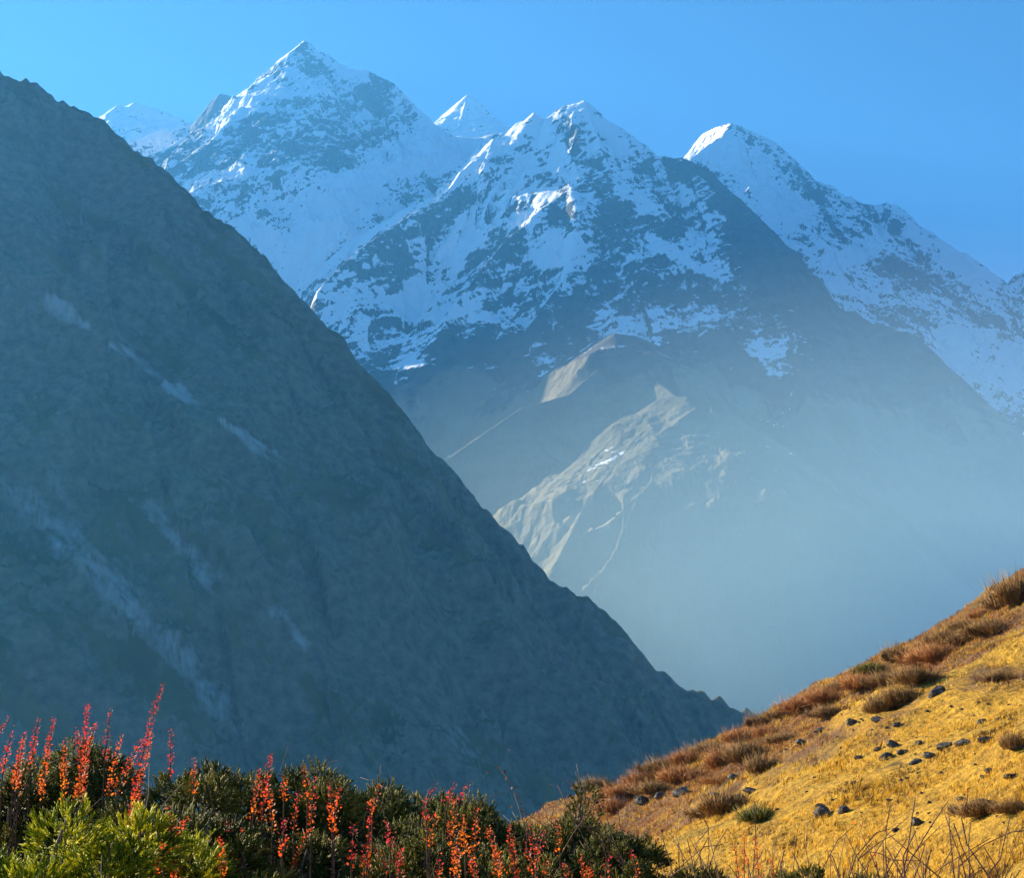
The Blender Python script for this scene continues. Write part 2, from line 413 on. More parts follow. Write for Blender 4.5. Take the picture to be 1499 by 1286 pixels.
# --- right massif
def right_snow(X, Y, H, N, D, S):
    return rockface(X, Y, H, N, D, S, 90, 0.70, -0.5, C_FIELDS), np.zeros(X.shape)
C_SKY = [(960, 262, 6250), (1000, 232, 6150), (1008, 223, 6100), (1028, 196, 6000), (1047, 186, 5900), (1070, 180, 5770), (1100, 192, 5760), (1132, 206, 5740), (1158, 230, 5720), (1182, 254, 5700), (1230, 288, 5660),
            (1262, 298, 5640), (1285, 300, 5620), (1310, 300, 5600), (1345, 333, 5560), (1400, 368, 5500), (1440, 392, 5440), (1474, 416, 5400),
            (1486, 402, 5360), (1520, 395, 5300), (1640, 380, 5200)]
Cc = [far_ridge(jag(C_SKY, 4.5, 3), 1.1),
      far_ridge([(1070, 184, 5760), (1055, 199, 5710), (1032, 215, 5640), (1012, 231, 5570), (1004, 243, 5530), (985, 285, 5400)], 1.35),
      far_ridge([(1072, 184, 5770), (1090, 260, 5500), (1130, 330, 5300)], 1.2),
      far_ridge([(1182, 256, 5700), (1200, 330, 5450), (1210, 400, 5200)], 1.2),
      far_ridge([(1310, 302, 5600), (1280, 380, 5300), (1270, 450, 5050)], 1.2),
      far_ridge([(1486, 406, 5360), (1450, 480, 5100), (1430, 540, 4900)], 1.2)]
build_mountain('snow_mountain', 'broad snowy mountain ridge descending to the right edge of the photo', (3, 30, 760, 3900, 6500, 760), Cc,
               dict(u=FAR, warp=50, keep=120, flute=100, af=60, big=480, ab=100, an=14, seed=15, ribs=30), right_snow, ROCK)

# --- far white pyramid and the far left ridge
def far_snow(X, Y, H, N, D, S):
    return rockface(X, Y, H, N, D, S, 99, 0.9), np.zeros(X.shape)
Dd = [far_ridge([(560, 260, 7500), (620, 210, 7400), (640, 182, 7380), (662, 156, 7360), (684, 138, 7350), (705, 152, 7340), (722, 176, 7330), (760, 200, 7300), (900, 300, 7200)], 1.0),
      far_ridge([(684, 140, 7350), (678, 170, 7200), (668, 200, 7000)], 1.2)]
build_mountain('snow_mountain', 'small distant white pyramid peak between the two large mountains', (-9, 7, 300, 6300, 8300, 300), Dd,
               dict(u=FAR, warp=30, keep=120, flute=120, af=40, big=480, ab=50, an=8, seed=19), far_snow, ROCK)
Ee = [far_ridge([(-60, 260, 6900), (60, 210, 6900), (120, 188, 6900), (152, 170, 6900), (174, 152, 6900), (182, 156, 6890), (196, 150, 6880), (235, 160, 6860), (285, 182, 6840), (400, 260, 6800)], 1.0)]
build_mountain('snow_mountain', 'far low snow ridge above the dark slope on the left', (-26, -5, 340, 5800, 7900, 300), Ee,
               dict(u=FAR, warp=30, keep=120, flute=120, af=40, big=480, ab=60, an=8, seed=23), far_snow, ROCK)
Tt = [far_ridge([(285, 200, 5950), (296, 172, 5950), (312, 145, 5950), (322, 136, 5950), (338, 140, 5950), (350, 160, 5950), (370, 200, 5950)], 1.6)]
build_mountain('snow_mountain', 'dark rock tooth on the left shoulder of the tall peak', (-14, -8, 160, 5700, 6200, 160), Tt,
               dict(u=FAR, warp=10, keep=60, flute=60, af=20, big=200, ab=20, an=8, seed=27), lambda X, Y, H, N, D, S: (rockface(X, Y, H, N, D, S, 45, -0.2), np.zeros(X.shape)), ROCK)

# --- valley floor
def valley():
    t = NT('valley_ground')
    n = t.noise(t.pos(), 0.01, 6)
    t.link(t.mix(n, (0.05, 0.055, 0.03), (0.13, 0.11, 0.06)), t.b.inputs['Base Color'])
    s = 30000.0
    V = [(-s, -s, -150), (s, -s, -150), (s, s, -150), (-s, s, -150)]
    tag(mesh_obj('valley_ground', V, np.array([[0, 1, 2, 3]]), t.m), 'valley floor hidden in haze', None, None, 'structure')
valley()

# ------------------------------------------------------------------ golden hillside
GX_ = np.array([-60, -25, -10, -5, -3, 0, 0.6, 1.6, 2.5, 5.8, 10.8, 16, 21.8, 32, 45, 80.0])
GZ_ = np.array([-30, -13, -5.6, -3.1, -2.5, -2.0, -1.85, -1.5, -1.05, 0.55, 2.65, 5.4, 8.7, 15.5, 25, 50])
def _g(x):
    s = 0
    for k in (-1.2, -0.6, 0, 0.6, 1.2): s = s + np.interp(x + k, GX_, GZ_)
    return s / 5
def hill_z(x, y):
    x = np.asarray(x, float); y = np.asarray(y, float)
    z = _g(x + 0.8 * fbm(x / 9, y / 14, 2, 41))
    far = sstep(6, 30, y)
    z = z + far * (0.5 * fbm(x / 7, y / 11, 4, 42)) + 0.10 * fbm(x / 1.3, y / 1.3, 4, 43) * (0.4 + 0.6 * far) + far * 0.09 * ridged(x / 0.9, y / 2.2, 3, 48) * sstep(-0.2, 0.4, fbm(x / 4, y / 5, 3, 49))
    # sheep-track terraces that run along the slope
    u = (z + 0.05 * y + 0.35 * fbm(x / 3, y / 6, 3, 44)) / 0.55
    fr = u - np.floor(u)
    z = z + far * sstep(0.1, 0.5, fbm(x / 6, y / 9, 3, 46) + 0.25) * 0.20 * (sstep(0.0, 0.75, fr) - fr)
    yc = 60 + 3 * fbm(x / 6, x * 0 + 3.3, 3, 45)
    return z - np.where(y > yc, (y - yc) ** 2 / 26.0, 0.0) + EYE
def build_hill():
    t = NT('golden_grass_ground')
    p = t.pos()
    n1 = t.noise(p, 0.35, 6, 0.6); n2 = t.noise(p, 4.5, 8, 0.7); n3 = t.noise(p, 1.4, 6, 0.6); n4 = t.noise(t.pos((1, 0.45, 1)), 9.0, 4, 0.65)
    c = t.mix(t.ramp(n2, [(0.3, 0.0), (0.7, 1.0)]), (0.24, 0.12, 0.014), (0.74, 0.42, 0.04))
    c = t.mix(t.ramp(t.attr('heath'), [(0.35, 0.0), (0.65, 1.0)]), c, t.mix(n3, (0.10, 0.045, 0.02), (0.27, 0.14, 0.06)))
    c = t.mix(t.ramp(n1, [(0.5, 0.0), (0.72, 0.55)]), c, (0.24, 0.19, 0.04))
    c = t.mix(t.ramp(n3, [(0.62, 0.0), (0.70, 0.8)]), c, (0.07, 0.05, 0.03))
    c = t.mix(t.ramp(n4, [(0.56, 0.0), (0.68, 0.6)]), c, (0.10, 0.05, 0.012))
    t.link(c, t.b.inputs['Base Color'])
    t.bump(t.math('ADD', n2, n4), 1.0, 0.16)
    a = np.linspace(R(-34), R(34), 900)
    y = np.concatenate([np.linspace(-6, 4, 30), 4 * (84 / 4.0) ** np.linspace(0.01, 1, 700)])
    A, Y = np.meshgrid(a, y)
    X = np.tan(A) * (Y + 12)
    Z = hill_z(X, Y)
    heath = HEATH(X, Y)
    o = mesh_obj('hill', np.stack([X, Y, Z], -1).reshape(-1, 3), grid_faces(*X.shape), t.m, smooth=True, attrs={'heath': heath})
    tag(o, 'golden grassy hillside', None, None, 'structure')
def HEATH(X, Y):
    """russet heath grows along the crest and the lower left of the hill"""
    yb = np.interp(X, [-2, 1, 2.5, 3.2, 4.3, 5.8, 7, 10, 14, 22], [46, 40, 30, 25, 22, 25, 27, 31, 35, 40])
    return 0.5 + (Y - yb) / 7.0 * 0.5 + 0.75 * fbm(X / 2.5, Y / 5, 4, 51)
build_hill()

# ------------------------------------------------------------------ plants and stones
rng = np.random.RandomState(11)
GRID = (np.linspace(R(-32), R(32), 700))
def ground(x, y):
    return float(hill_z(np.array([x]), np.array([y]))[0])
def hit(px, py, y0=5.0, y1=66.0):
    """first point of the hillside seen along a line of sight, with its distance"""
    y = np.linspace(y0, y1, 1200)
    X, _, Z = at(px, py, 1.0)
    x = X * y; z = EYE + (Z - EYE) * y
    g = hill_z(x, y)
    k = np.nonzero(z <= g)[0]
    k = k[0] if len(k) else int(np.argmin(z - g))
    return float(x[k]), float(y[k]), float(g[k])

def rot_to(dirs, spin):
    """rotation matrices whose z column is dirs, spun about it"""
    d = dirs / np.linalg.norm(dirs, axis=1, keepdims=True)
    a = np.where(np.abs(d[:, 2:3]) > 0.95, np.array([[1.0, 0, 0]]), np.array([[0, 0, 1.0]]))
    x = np.cross(a, d); x /= np.linalg.norm(x, axis=1, keepdims=True); y = np.cross(d, x)
    c, s_ = np.cos(spin)[:, None], np.sin(spin)[:, None]
    return np.stack([x * c + y * s_, -x * s_ + y * c, d], -1)

def scatter(templates, pos, M, scale):
    """copies of leaf-sized templates [(verts, tri/quad face lists)] merged into one mesh's arrays"""
    V, T, Q, ids = [], [], [], []
    base = 0; n = len(pos); pick = rng.randint(len(templates), size=n)
    for k, (tv, tt, tq) in enumerate(templates):
        m = np.nonzero(pick == k)[0]
        if not len(m): continue
        v = np.einsum('nij,vj->nvi', M[m], tv) * scale[m][:, None, None] + pos[m][:, None, :]
        off = base + np.arange(len(m))[:, None, None] * len(tv)
        V.append(v.reshape(-1, 3)); ids.append(np.repeat(m, len(tv)))
        if len(tt): T.append((tt[None] + off).reshape(-1, 3))
        if len(tq): Q.append((tq[None] + off).reshape(-1, 4))
        base += len(m) * len(tv)
    return np.concatenate(V), [np.concatenate(f) for f in (T, Q) if f], np.concatenate(ids)

def needle(p0, d, L, r, n=3):
    """one slim scale-leaf: base ring, mid ring, tip"""
    d = d / np.linalg.norm(d); a = np.array([0, 0, 1.0]) if abs(d[2]) < 0.9 else np.array([1.0, 0, 0])
    u = np.cross(a, d); u /= np.linalg.norm(u); w = np.cross(d, u)
    ring = [math.cos(2 * math.pi * i / n) * u + math.sin(2 * math.pi * i / n) * w for i in range(n)]
    v = [p0 + q * r * 0.6 for q in ring] + [p0 + d * L * 0.5 + q * r + np.array([0, 0, 0.04 * L]) for q in ring] + [p0 + d * L + np.array([0, 0, 0.14 * L])]
    T = [(n + i, n + (i + 1) % n, 2 * n) for i in range(n)]
    Q = [(i, (i + 1) % n, n + (i + 1) % n, n + i) for i in range(n)]
    return v, T, Q

def gather(parts):
    V, T, Q = [], [], []
    for v, t, q in parts:
        o = len(V); V += list(v); T += [tuple(i + o for i in f) for f in t]; Q += [tuple(i + o for i in f) for f in q]
    return np.array(V, float), np.array(T, int).reshape(-1, 3), np.array(Q, int).reshape(-1, 4)

def spray_template(seed, L=0.085, n=11, r=0.0038):
    q = np.random.RandomState(seed); P = []
    bend = np.array([q.uniform(-.5, .5), q.uniform(-.5, .5), 0])
    for i in range(n):
        t = (i + 0.3) / n
        c = np.array([0, 0, L * t]) + bend * L * t * t
        a = i * 2.4 + q.uniform(-.4, .4); o = np.array([math.cos(a), math.sin(a), 0])
        d = o * (0.55 - 0.25 * t) + np.array([0, 0, 1]) + bend * t
        P.append(needle(c, d, L * q.uniform(0.30, 0.5) * (1.1 - 0.4 * t), r * q.uniform(.8, 1.3)))
    P.append(needle(np.zeros(3), np.array([bend[0] * .5, bend[1] * .5, 1.0]), L, 0.0016))
    return gather(P)
SPRAYS = [spray_template(k) for k in range(7)]

def tube(pts, rad, n=5):
    pts = [np.array(p, float) for p in pts]; V, T, Q = [], [], []
    for i, p in enumerate(pts):
        d = pts[min(i + 1, len(pts) - 1)] - pts[max(i - 1, 0)]; d = d / (np.linalg.norm(d) + 1e-9)
        a = np.array([1.0, 0, 0]) if abs(d[0]) < 0.8 else np.array([0, 1.0, 0])
        u = np.cross(d, a); u /= np.linalg.norm(u); w = np.cross(d, u)
        for k in range(n):
            an = 2 * math.pi * k / n
            V.append(p + rad[i] * (math.cos(an) * u + math.sin(an) * w))
        if i:
            for k in range(n):
                Q.append(((i - 1) * n + k, (i - 1) * n + (k + 1) % n, i * n + (k + 1) % n, i * n + k))
    T += [(len(V) - n, len(V) - n + k, len(V) - n + k + 1) for k in range(1, n - 1)]
    return V, T, Q

def leaf_material(name, stops, attr='tone', translucent=0.45, rough=0.55, spec=0.25):
    t = NT(name)
    nz = t.noise(t.pos(), 9.0, 3)
    f = t.math('ADD', t.attr(attr), t.math('MULTIPLY', t.math('SUBTRACT', nz, 0.5), 0.5))
    c = t.ramp(f, stops)
    t.link(c, t.b.inputs['Base Color']); t.b.inputs['Roughness'].default_value = rough; t.b.inputs['Specular IOR Level'].default_value = spec
    tr = t.n.new('ShaderNodeBsdfTranslucent'); t.link(c, tr.inputs[0])
    mx = t.n.new('ShaderNodeMixShader'); mx.inputs[0].default_value = translucent
    t.link(t.b.outputs[0], mx.inputs[1]); t.link(tr.outputs[0], mx.inputs[2]); t.link(mx.outputs[0], t.out.inputs['Surface'])
    return t.m
JUN_Y = leaf_material('yellow_green_juniper', [(0.1, (0.07, 0.11, 0.010)), (0.45, (0.36, 0.40, 0.02)), (0.85, (0.85, 0.78, 0.04))], translucent=0.6)
JUN_G = leaf_material('olive_juniper', [(0.1, (0.03, 0.04, 0.008)), (0.5, (0.15, 0.16, 0.02)), (0.95, (0.55, 0.46, 0.08))], translucent=0.45)
RED = leaf_material('turning_leaves', [(0.0, (0.72, 0.20, 0.015)), (0.45, (0.75, 0.10, 0.02)), (0.8, (0.60, 0.03, 0.05)), (0.97, (0.50, 0.06, 0.10)), (1.0, (0.25, 0.10, 0.06))], translucent=0.6)
def bark_material(name, a, b):
    t = NT(name); t.link(t.mix(t.noise(t.pos(), 30, 4), a, b), t.b.inputs['Base Color']); return t.m
BARK = bark_material('juniper_bark', (0.10, 0.07, 0.05), (0.30, 0.24, 0.18))
TWIG = bark_material('purple_brown_twigs', (0.06, 0.03, 0.025), (0.20, 0.11, 0.08))
STRAW = bark_material('dry_straw_twigs', (0.20, 0.12, 0.05), (0.42, 0.28, 0.12))

def root(name, loc, label, cat, group=None, scale=1.0, rz=0.0):
    o = bpy.data.objects.new(name, None); COL.objects.link(o); o.location = loc
    o.rotation_euler = (0, 0, rz); o.scale = (scale,) * 3; o.empty_display_size = 0.2
    return tag(o, label, cat, group)
def child(name, data, parent):
    o = bpy.data.objects.new(name, data); COL.objects.link(o); o.parent = parent; return o
def copy_thing(src, loc, scale, rz, label, group=None):
    c = src.copy(); COL.objects.link(c); c.location = loc; c.scale = (scale,) * 3; c.rotation_euler = (0, 0, rz); c['label'] = label
    if group: c['group'] = group
    for ch in src.children:
        k = ch.copy(); COL.objects.link(k); k.parent = c
        for g in ch.children:
            q = g.copy(); COL.objects.link(q); q.parent = k
    return c

# --- junipers. Unit shrub: top of the crown at z = 1.6, crown half width about 0.5
def juniper_meshes(seed, mat, n_spray=6500, n_lobe=34, pointed=False, tops=1.0):
    q = np.random.RandomState(seed)
    lobes = []
    for i in range(n_lobe):
        if pointed:
            t = i / (n_lobe - 1); a = q.uniform(0, 6.28); rr = 0.16 * (1 - t)
            lobes.append((rr * math.cos(a) + 0.10 * t, rr * math.sin(a), 0.9 + 0.62 * t, 0.13 * (1 - 0.75 * t) + 0.025))
        else:
            a = q.uniform(0, 6.28); rr = 0.42 * math.sqrt(q.rand()); r = q.uniform(0.05, 0.115)
            zt = 1.6 - 0.9 * rr ** 1.7 * q.uniform(0.5, 1.4) - q.uniform(0, 0.2) - (q.uniform(0.15, 0.7) if i % 2 == 0 else 0)
            lobes.append((rr * math.cos(a), rr * math.sin(a), zt - r, r))
    Lb = np.array(lobes); w = Lb[:, 3] ** 2; k = q.choice(len(Lb), n_spray, p=w / w.sum())
    d = q.normal(size=(n_spray, 3)); d[:, 2] = np.abs(d[:, 2]) * 1.0 - 0.35; d /= np.linalg.norm(d, axis=1, keepdims=True)
    rr = Lb[k, 3] * q.uniform(0.55, 1.0, n_spray) ** 0.6
    lump = 1 + 0.22 * fbm(d[:, 0] * 2 + k * 3.1, d[:, 2] * 2 + d[:, 1], 3, seed)
    pos = Lb[k, :3] + d * (rr * lump)[:, None]
    pos[:, 2] -= 0.04
    dr = d * 1.0 + np.array([0.30, -0.05, 0.45]) + q.normal(size=d.shape) * 0.28
    M = rot_to(dr, q.uniform(0, 6.28, n_spray))
    sc = q.uniform(0.5, 1.1, n_spray) * (0.54 if not pointed else 0.55)
    V, Fc, ids = scatter(SPRAYS, pos, M, sc)
    lt = q.uniform(0.2, 0.8, n_spray)[ids] * 0.7 + 0.15 + 0.25 * fbm(V[:, 0] * 5, V[:, 2] * 5 + V[:, 1] * 3, 2, seed + 3)
    fo = mesh_obj('foliage', V, Fc, mat, attrs={'tone': lt})
    P = []
    for (x, y, z, r) in lobes:
        m = np.array([x * 0.35, y * 0.35, z * 0.45]) + q.normal(size=3) * 0.04
        P.append(tube([(x * .05, y * .05, -0.1), m, (x * .8, y * .8, z - r * 0.6), (x, y, z + r * 0.5)], [0.016, 0.010, 0.005, 0.002]))
    V, T, Q = gather(P)
    W = []
    for k in range(26):
        x, y, z, r = lobes[q.randint(len(lobes))]; p = np.array([x, y, z]); d = q.normal(size=3) * .5 + np.array([x, y, .9]); d /= np.linalg.norm(d)
        L = r + q.uniform(.03, .10); m = p + d * L * .6 + q.normal(size=3) * .012
        W.append(tube([(0, 0, 0), (x * .5, y * .5, z * .6), p, m, p + d * L + q.normal(size=3) * .02], [.003, .0026, .002, .0015, .0008], 4))
    V, T, Q = gather(P + W)
    return fo, mesh_obj('stem', V, [T, Q], BARK)
JUN = {}
for key, seed, mat, pt in (('Y1', 3, JUN_Y, 0), ('Y2', 4, JUN_Y, 0), ('G1', 5, JUN_G, 0), ('G2', 6, JUN_G, 0), ('G3', 8, JUN_G, 0), ('P', 9, JUN_G, 1)):
    JUN[key] = juniper_meshes(seed, mat, 6500 if not pt else 1500, 34 if not pt else 10, pt)
_used = set()
def juniper(key, px, top, dist, scale, label, lean=None):
    trio = JUN[key]
    x, _, zt = at(px, top - 20 + (14 if 220 < px < 760 else 4), dist)
    z = zt - 1.6 * scale
    r = root('juniper_shrub', (x, dist, z), label, 'shrub', 'juniper shrubs along the bottom of the photo', scale, (abs(px) * 0.37 + dist) % 6.28)
    if lean: r.rotation_euler = (lean[0], lean[1], 0)
    for o in trio:
        if key not in _used: o.parent = r
        else: child(o.name.split('.')[0], o.data, r)
    _used.add(key)
    return r
for a in [
    ('Y1', 30, 1140, 3.3, 0.95, 'bright yellow green juniper shrub filling the bottom left corner'),
    ('Y2', 150, 1150, 3.6, 0.9, 'yellow green juniper shrub just right of the one in the corner'),
    ('Y2', 70, 1215, 2.7, 0.8, 'nearest low yellow green juniper shrub at the bottom edge in the left corner'),
    ('G1', -20, 1085, 4.9, 1.0, 'olive juniper shrub at the left edge behind red leaved sprigs'),
    ('G2', 130, 1090, 5.1, 0.95, 'olive juniper shrub with orange and crimson sprigs growing through its top'),
    ('G3', 285, 1102, 4.7, 0.9, 'dark juniper shrub just right of the tallest crimson sprig'),
    ('G1', 345, 1132, 4.9, 0.85, 'dark juniper shrub in the dip between the tallest sprig and the scarlet spike'),
    ('G2', 442, 1112, 4.8, 0.9, 'rounded olive juniper shrub right behind the scarlet spike'),
    ('G1', 522, 1135, 5.1, 0.85, 'olive juniper shrub left of the dark pointed young juniper'),
    ('G2', 562, 1140, 5.6, 0.85, 'olive juniper shrub right behind the base of the dark pointed young juniper'),
    ('G3', 640, 1150, 5.3, 0.85, 'olive juniper shrub just right of the dark pointed young juniper'),
    ('G2', 690, 1162, 5.5, 0.85, 'olive juniper shrub with pink tipped sprigs on its crest'),
    ('G1', 770, 1180, 5.7, 0.8, 'olive juniper shrub below the second pointed young juniper'),
    ('G3', 835, 1198, 5.6, 0.7, 'low green juniper shrub where the hillside begins'),
    ('G2', 905, 1222, 5.2, 0.62, 'dark green juniper shrub in front of the boulders at the foot of the hill'),
    ('G1', 985, 1248, 5.0, 0.55, 'low dark juniper shrub at the bottom edge where the bare bushes begin'),
    ('G2', 285, 1175, 3.9, 0.85, 'shadowy juniper shrub below the tallest crimson sprig'),
    ('G3', 395, 1186, 4.0, 0.85, 'shadowy juniper shrub at the bottom below the scarlet spike'),
    ('G1', 505, 1205, 4.1, 0.85, 'shadowy juniper shrub at the bottom with thin pink sprigs in front'),
    ('G2', 610, 1212, 4.3, 0.85, 'shadowy juniper shrub at the bottom left of the dense orange sprigs'),
    ('G3', 720, 1222, 4.4, 0.8, 'shadowy juniper shrub at the bottom behind the dense orange sprigs'),
    ('G1', 815, 1240, 4.4, 0.75, 'dark juniper shrub at the bottom right of the dense orange sprigs'),
    ('G3', 1205, 1272, 4.6, 0.5, 'dark juniper tips at the bottom edge below the straw coloured twigs')]:
    juniper(*a)
juniper('P', 577, 1113, 5.0, 0.8, 'dark pointed young juniper leaning left above the shrubs', (0, -0.28))
juniper('P', 790, 1143, 5.4, 0.78, 'thin pointed young juniper nearest the foot of the hill', (0, 0.08))

# --- red and orange leaved sprigs
def leaf_template(seed, L=0.013, w=0.0055):
    q = np.random.RandomState(seed); k = q.uniform(0.1, 0.35)
    V = np.array([(0, 0, 0), (w * .8, 0.0, L * .35), (w, 0.0, L * .65), (0, -k * L * .4, L), (-w, 0.0, L * .65), (-w * .8, 0, L * .35), (0, k * L * .35, L * .5)])
    T = np.array([(0, 1, 6), (1, 2, 6), (2, 3, 6), (3, 4, 6), (4, 5, 6), (5, 0, 6)])
    return V, T, np.zeros((0, 4), int)
LEAVES = [leaf_template(k) for k in range(4)]
def sprig(px, top, bot, dist, lean, tone0, tone1, dense, label, group):
    """leafy shoot: tip at photo pixel px, top; leafy down to bot; lean = sideways metres over the leafy part"""
    x1, y1, z1 = at(px, top, dist); _, _, zb = at(px, bot + 0.75 * (bot - top), dist)
    lean = lean + rng.uniform(-.025, .025); span = z1 - zb; xb = x1 - lean; zg = ground(xb, dist)
    r = root('leafy_sprig', (xb, dist, zg), label, 'shoot', group)
    q = rng
    c = [np.array([0, 0, 0]), np.array([0.02, 0.01, (zb - zg) * .6]), np.array([0, 0, zb - zg]), np.array([lean * .35, 0, zb - zg + span * .5]), np.array([lean, 0.0, z1 - zg])]
    V, T, Q = gather([tube(c, [.0028, .0024, .0019, .0014, .0008], 5)])
    mesh_obj('stem', V, [T, Q], TWIG, r)
    n = int((dense if px < 300 else 0.75 * dense) * span * 520) + 16
    t = q.rand(n) ** 0.8
    a = q.uniform(0, 6.28, n); rad = 0.003 + (0.010 * (1 - t) ** 0.6 + 0.003) * q.rand(n) * (0.7 + 0.5 * (np.sin(t * 19 + a[0]) > 0))
    pos = np.stack([lean * t ** 1.5 + np.cos(a) * rad, np.sin(a) * rad, (zb - zg) + span * t + q.normal(size=n) * .006], -1)
    d = np.stack([np.cos(a) * .7, np.sin(a) * .7, q.uniform(0.2, 1.6, n)], -1)
    V, Fc, ids = scatter(LEAVES, pos, rot_to(d, q.uniform(-.6, .6, n)), q.uniform(.4, .9, n) * (1.0 - .45 * t))
    tone = tone0 + (tone1 - tone0) * t[ids] + (q.uniform(-.2, .2, n) + 0.9 * (q.rand(n) < 0.10))[ids]
    mesh_obj('leaves', V, Fc, RED, r, attrs={'tone': tone})
SG = 'leafy shoots turned red and orange among the junipers'
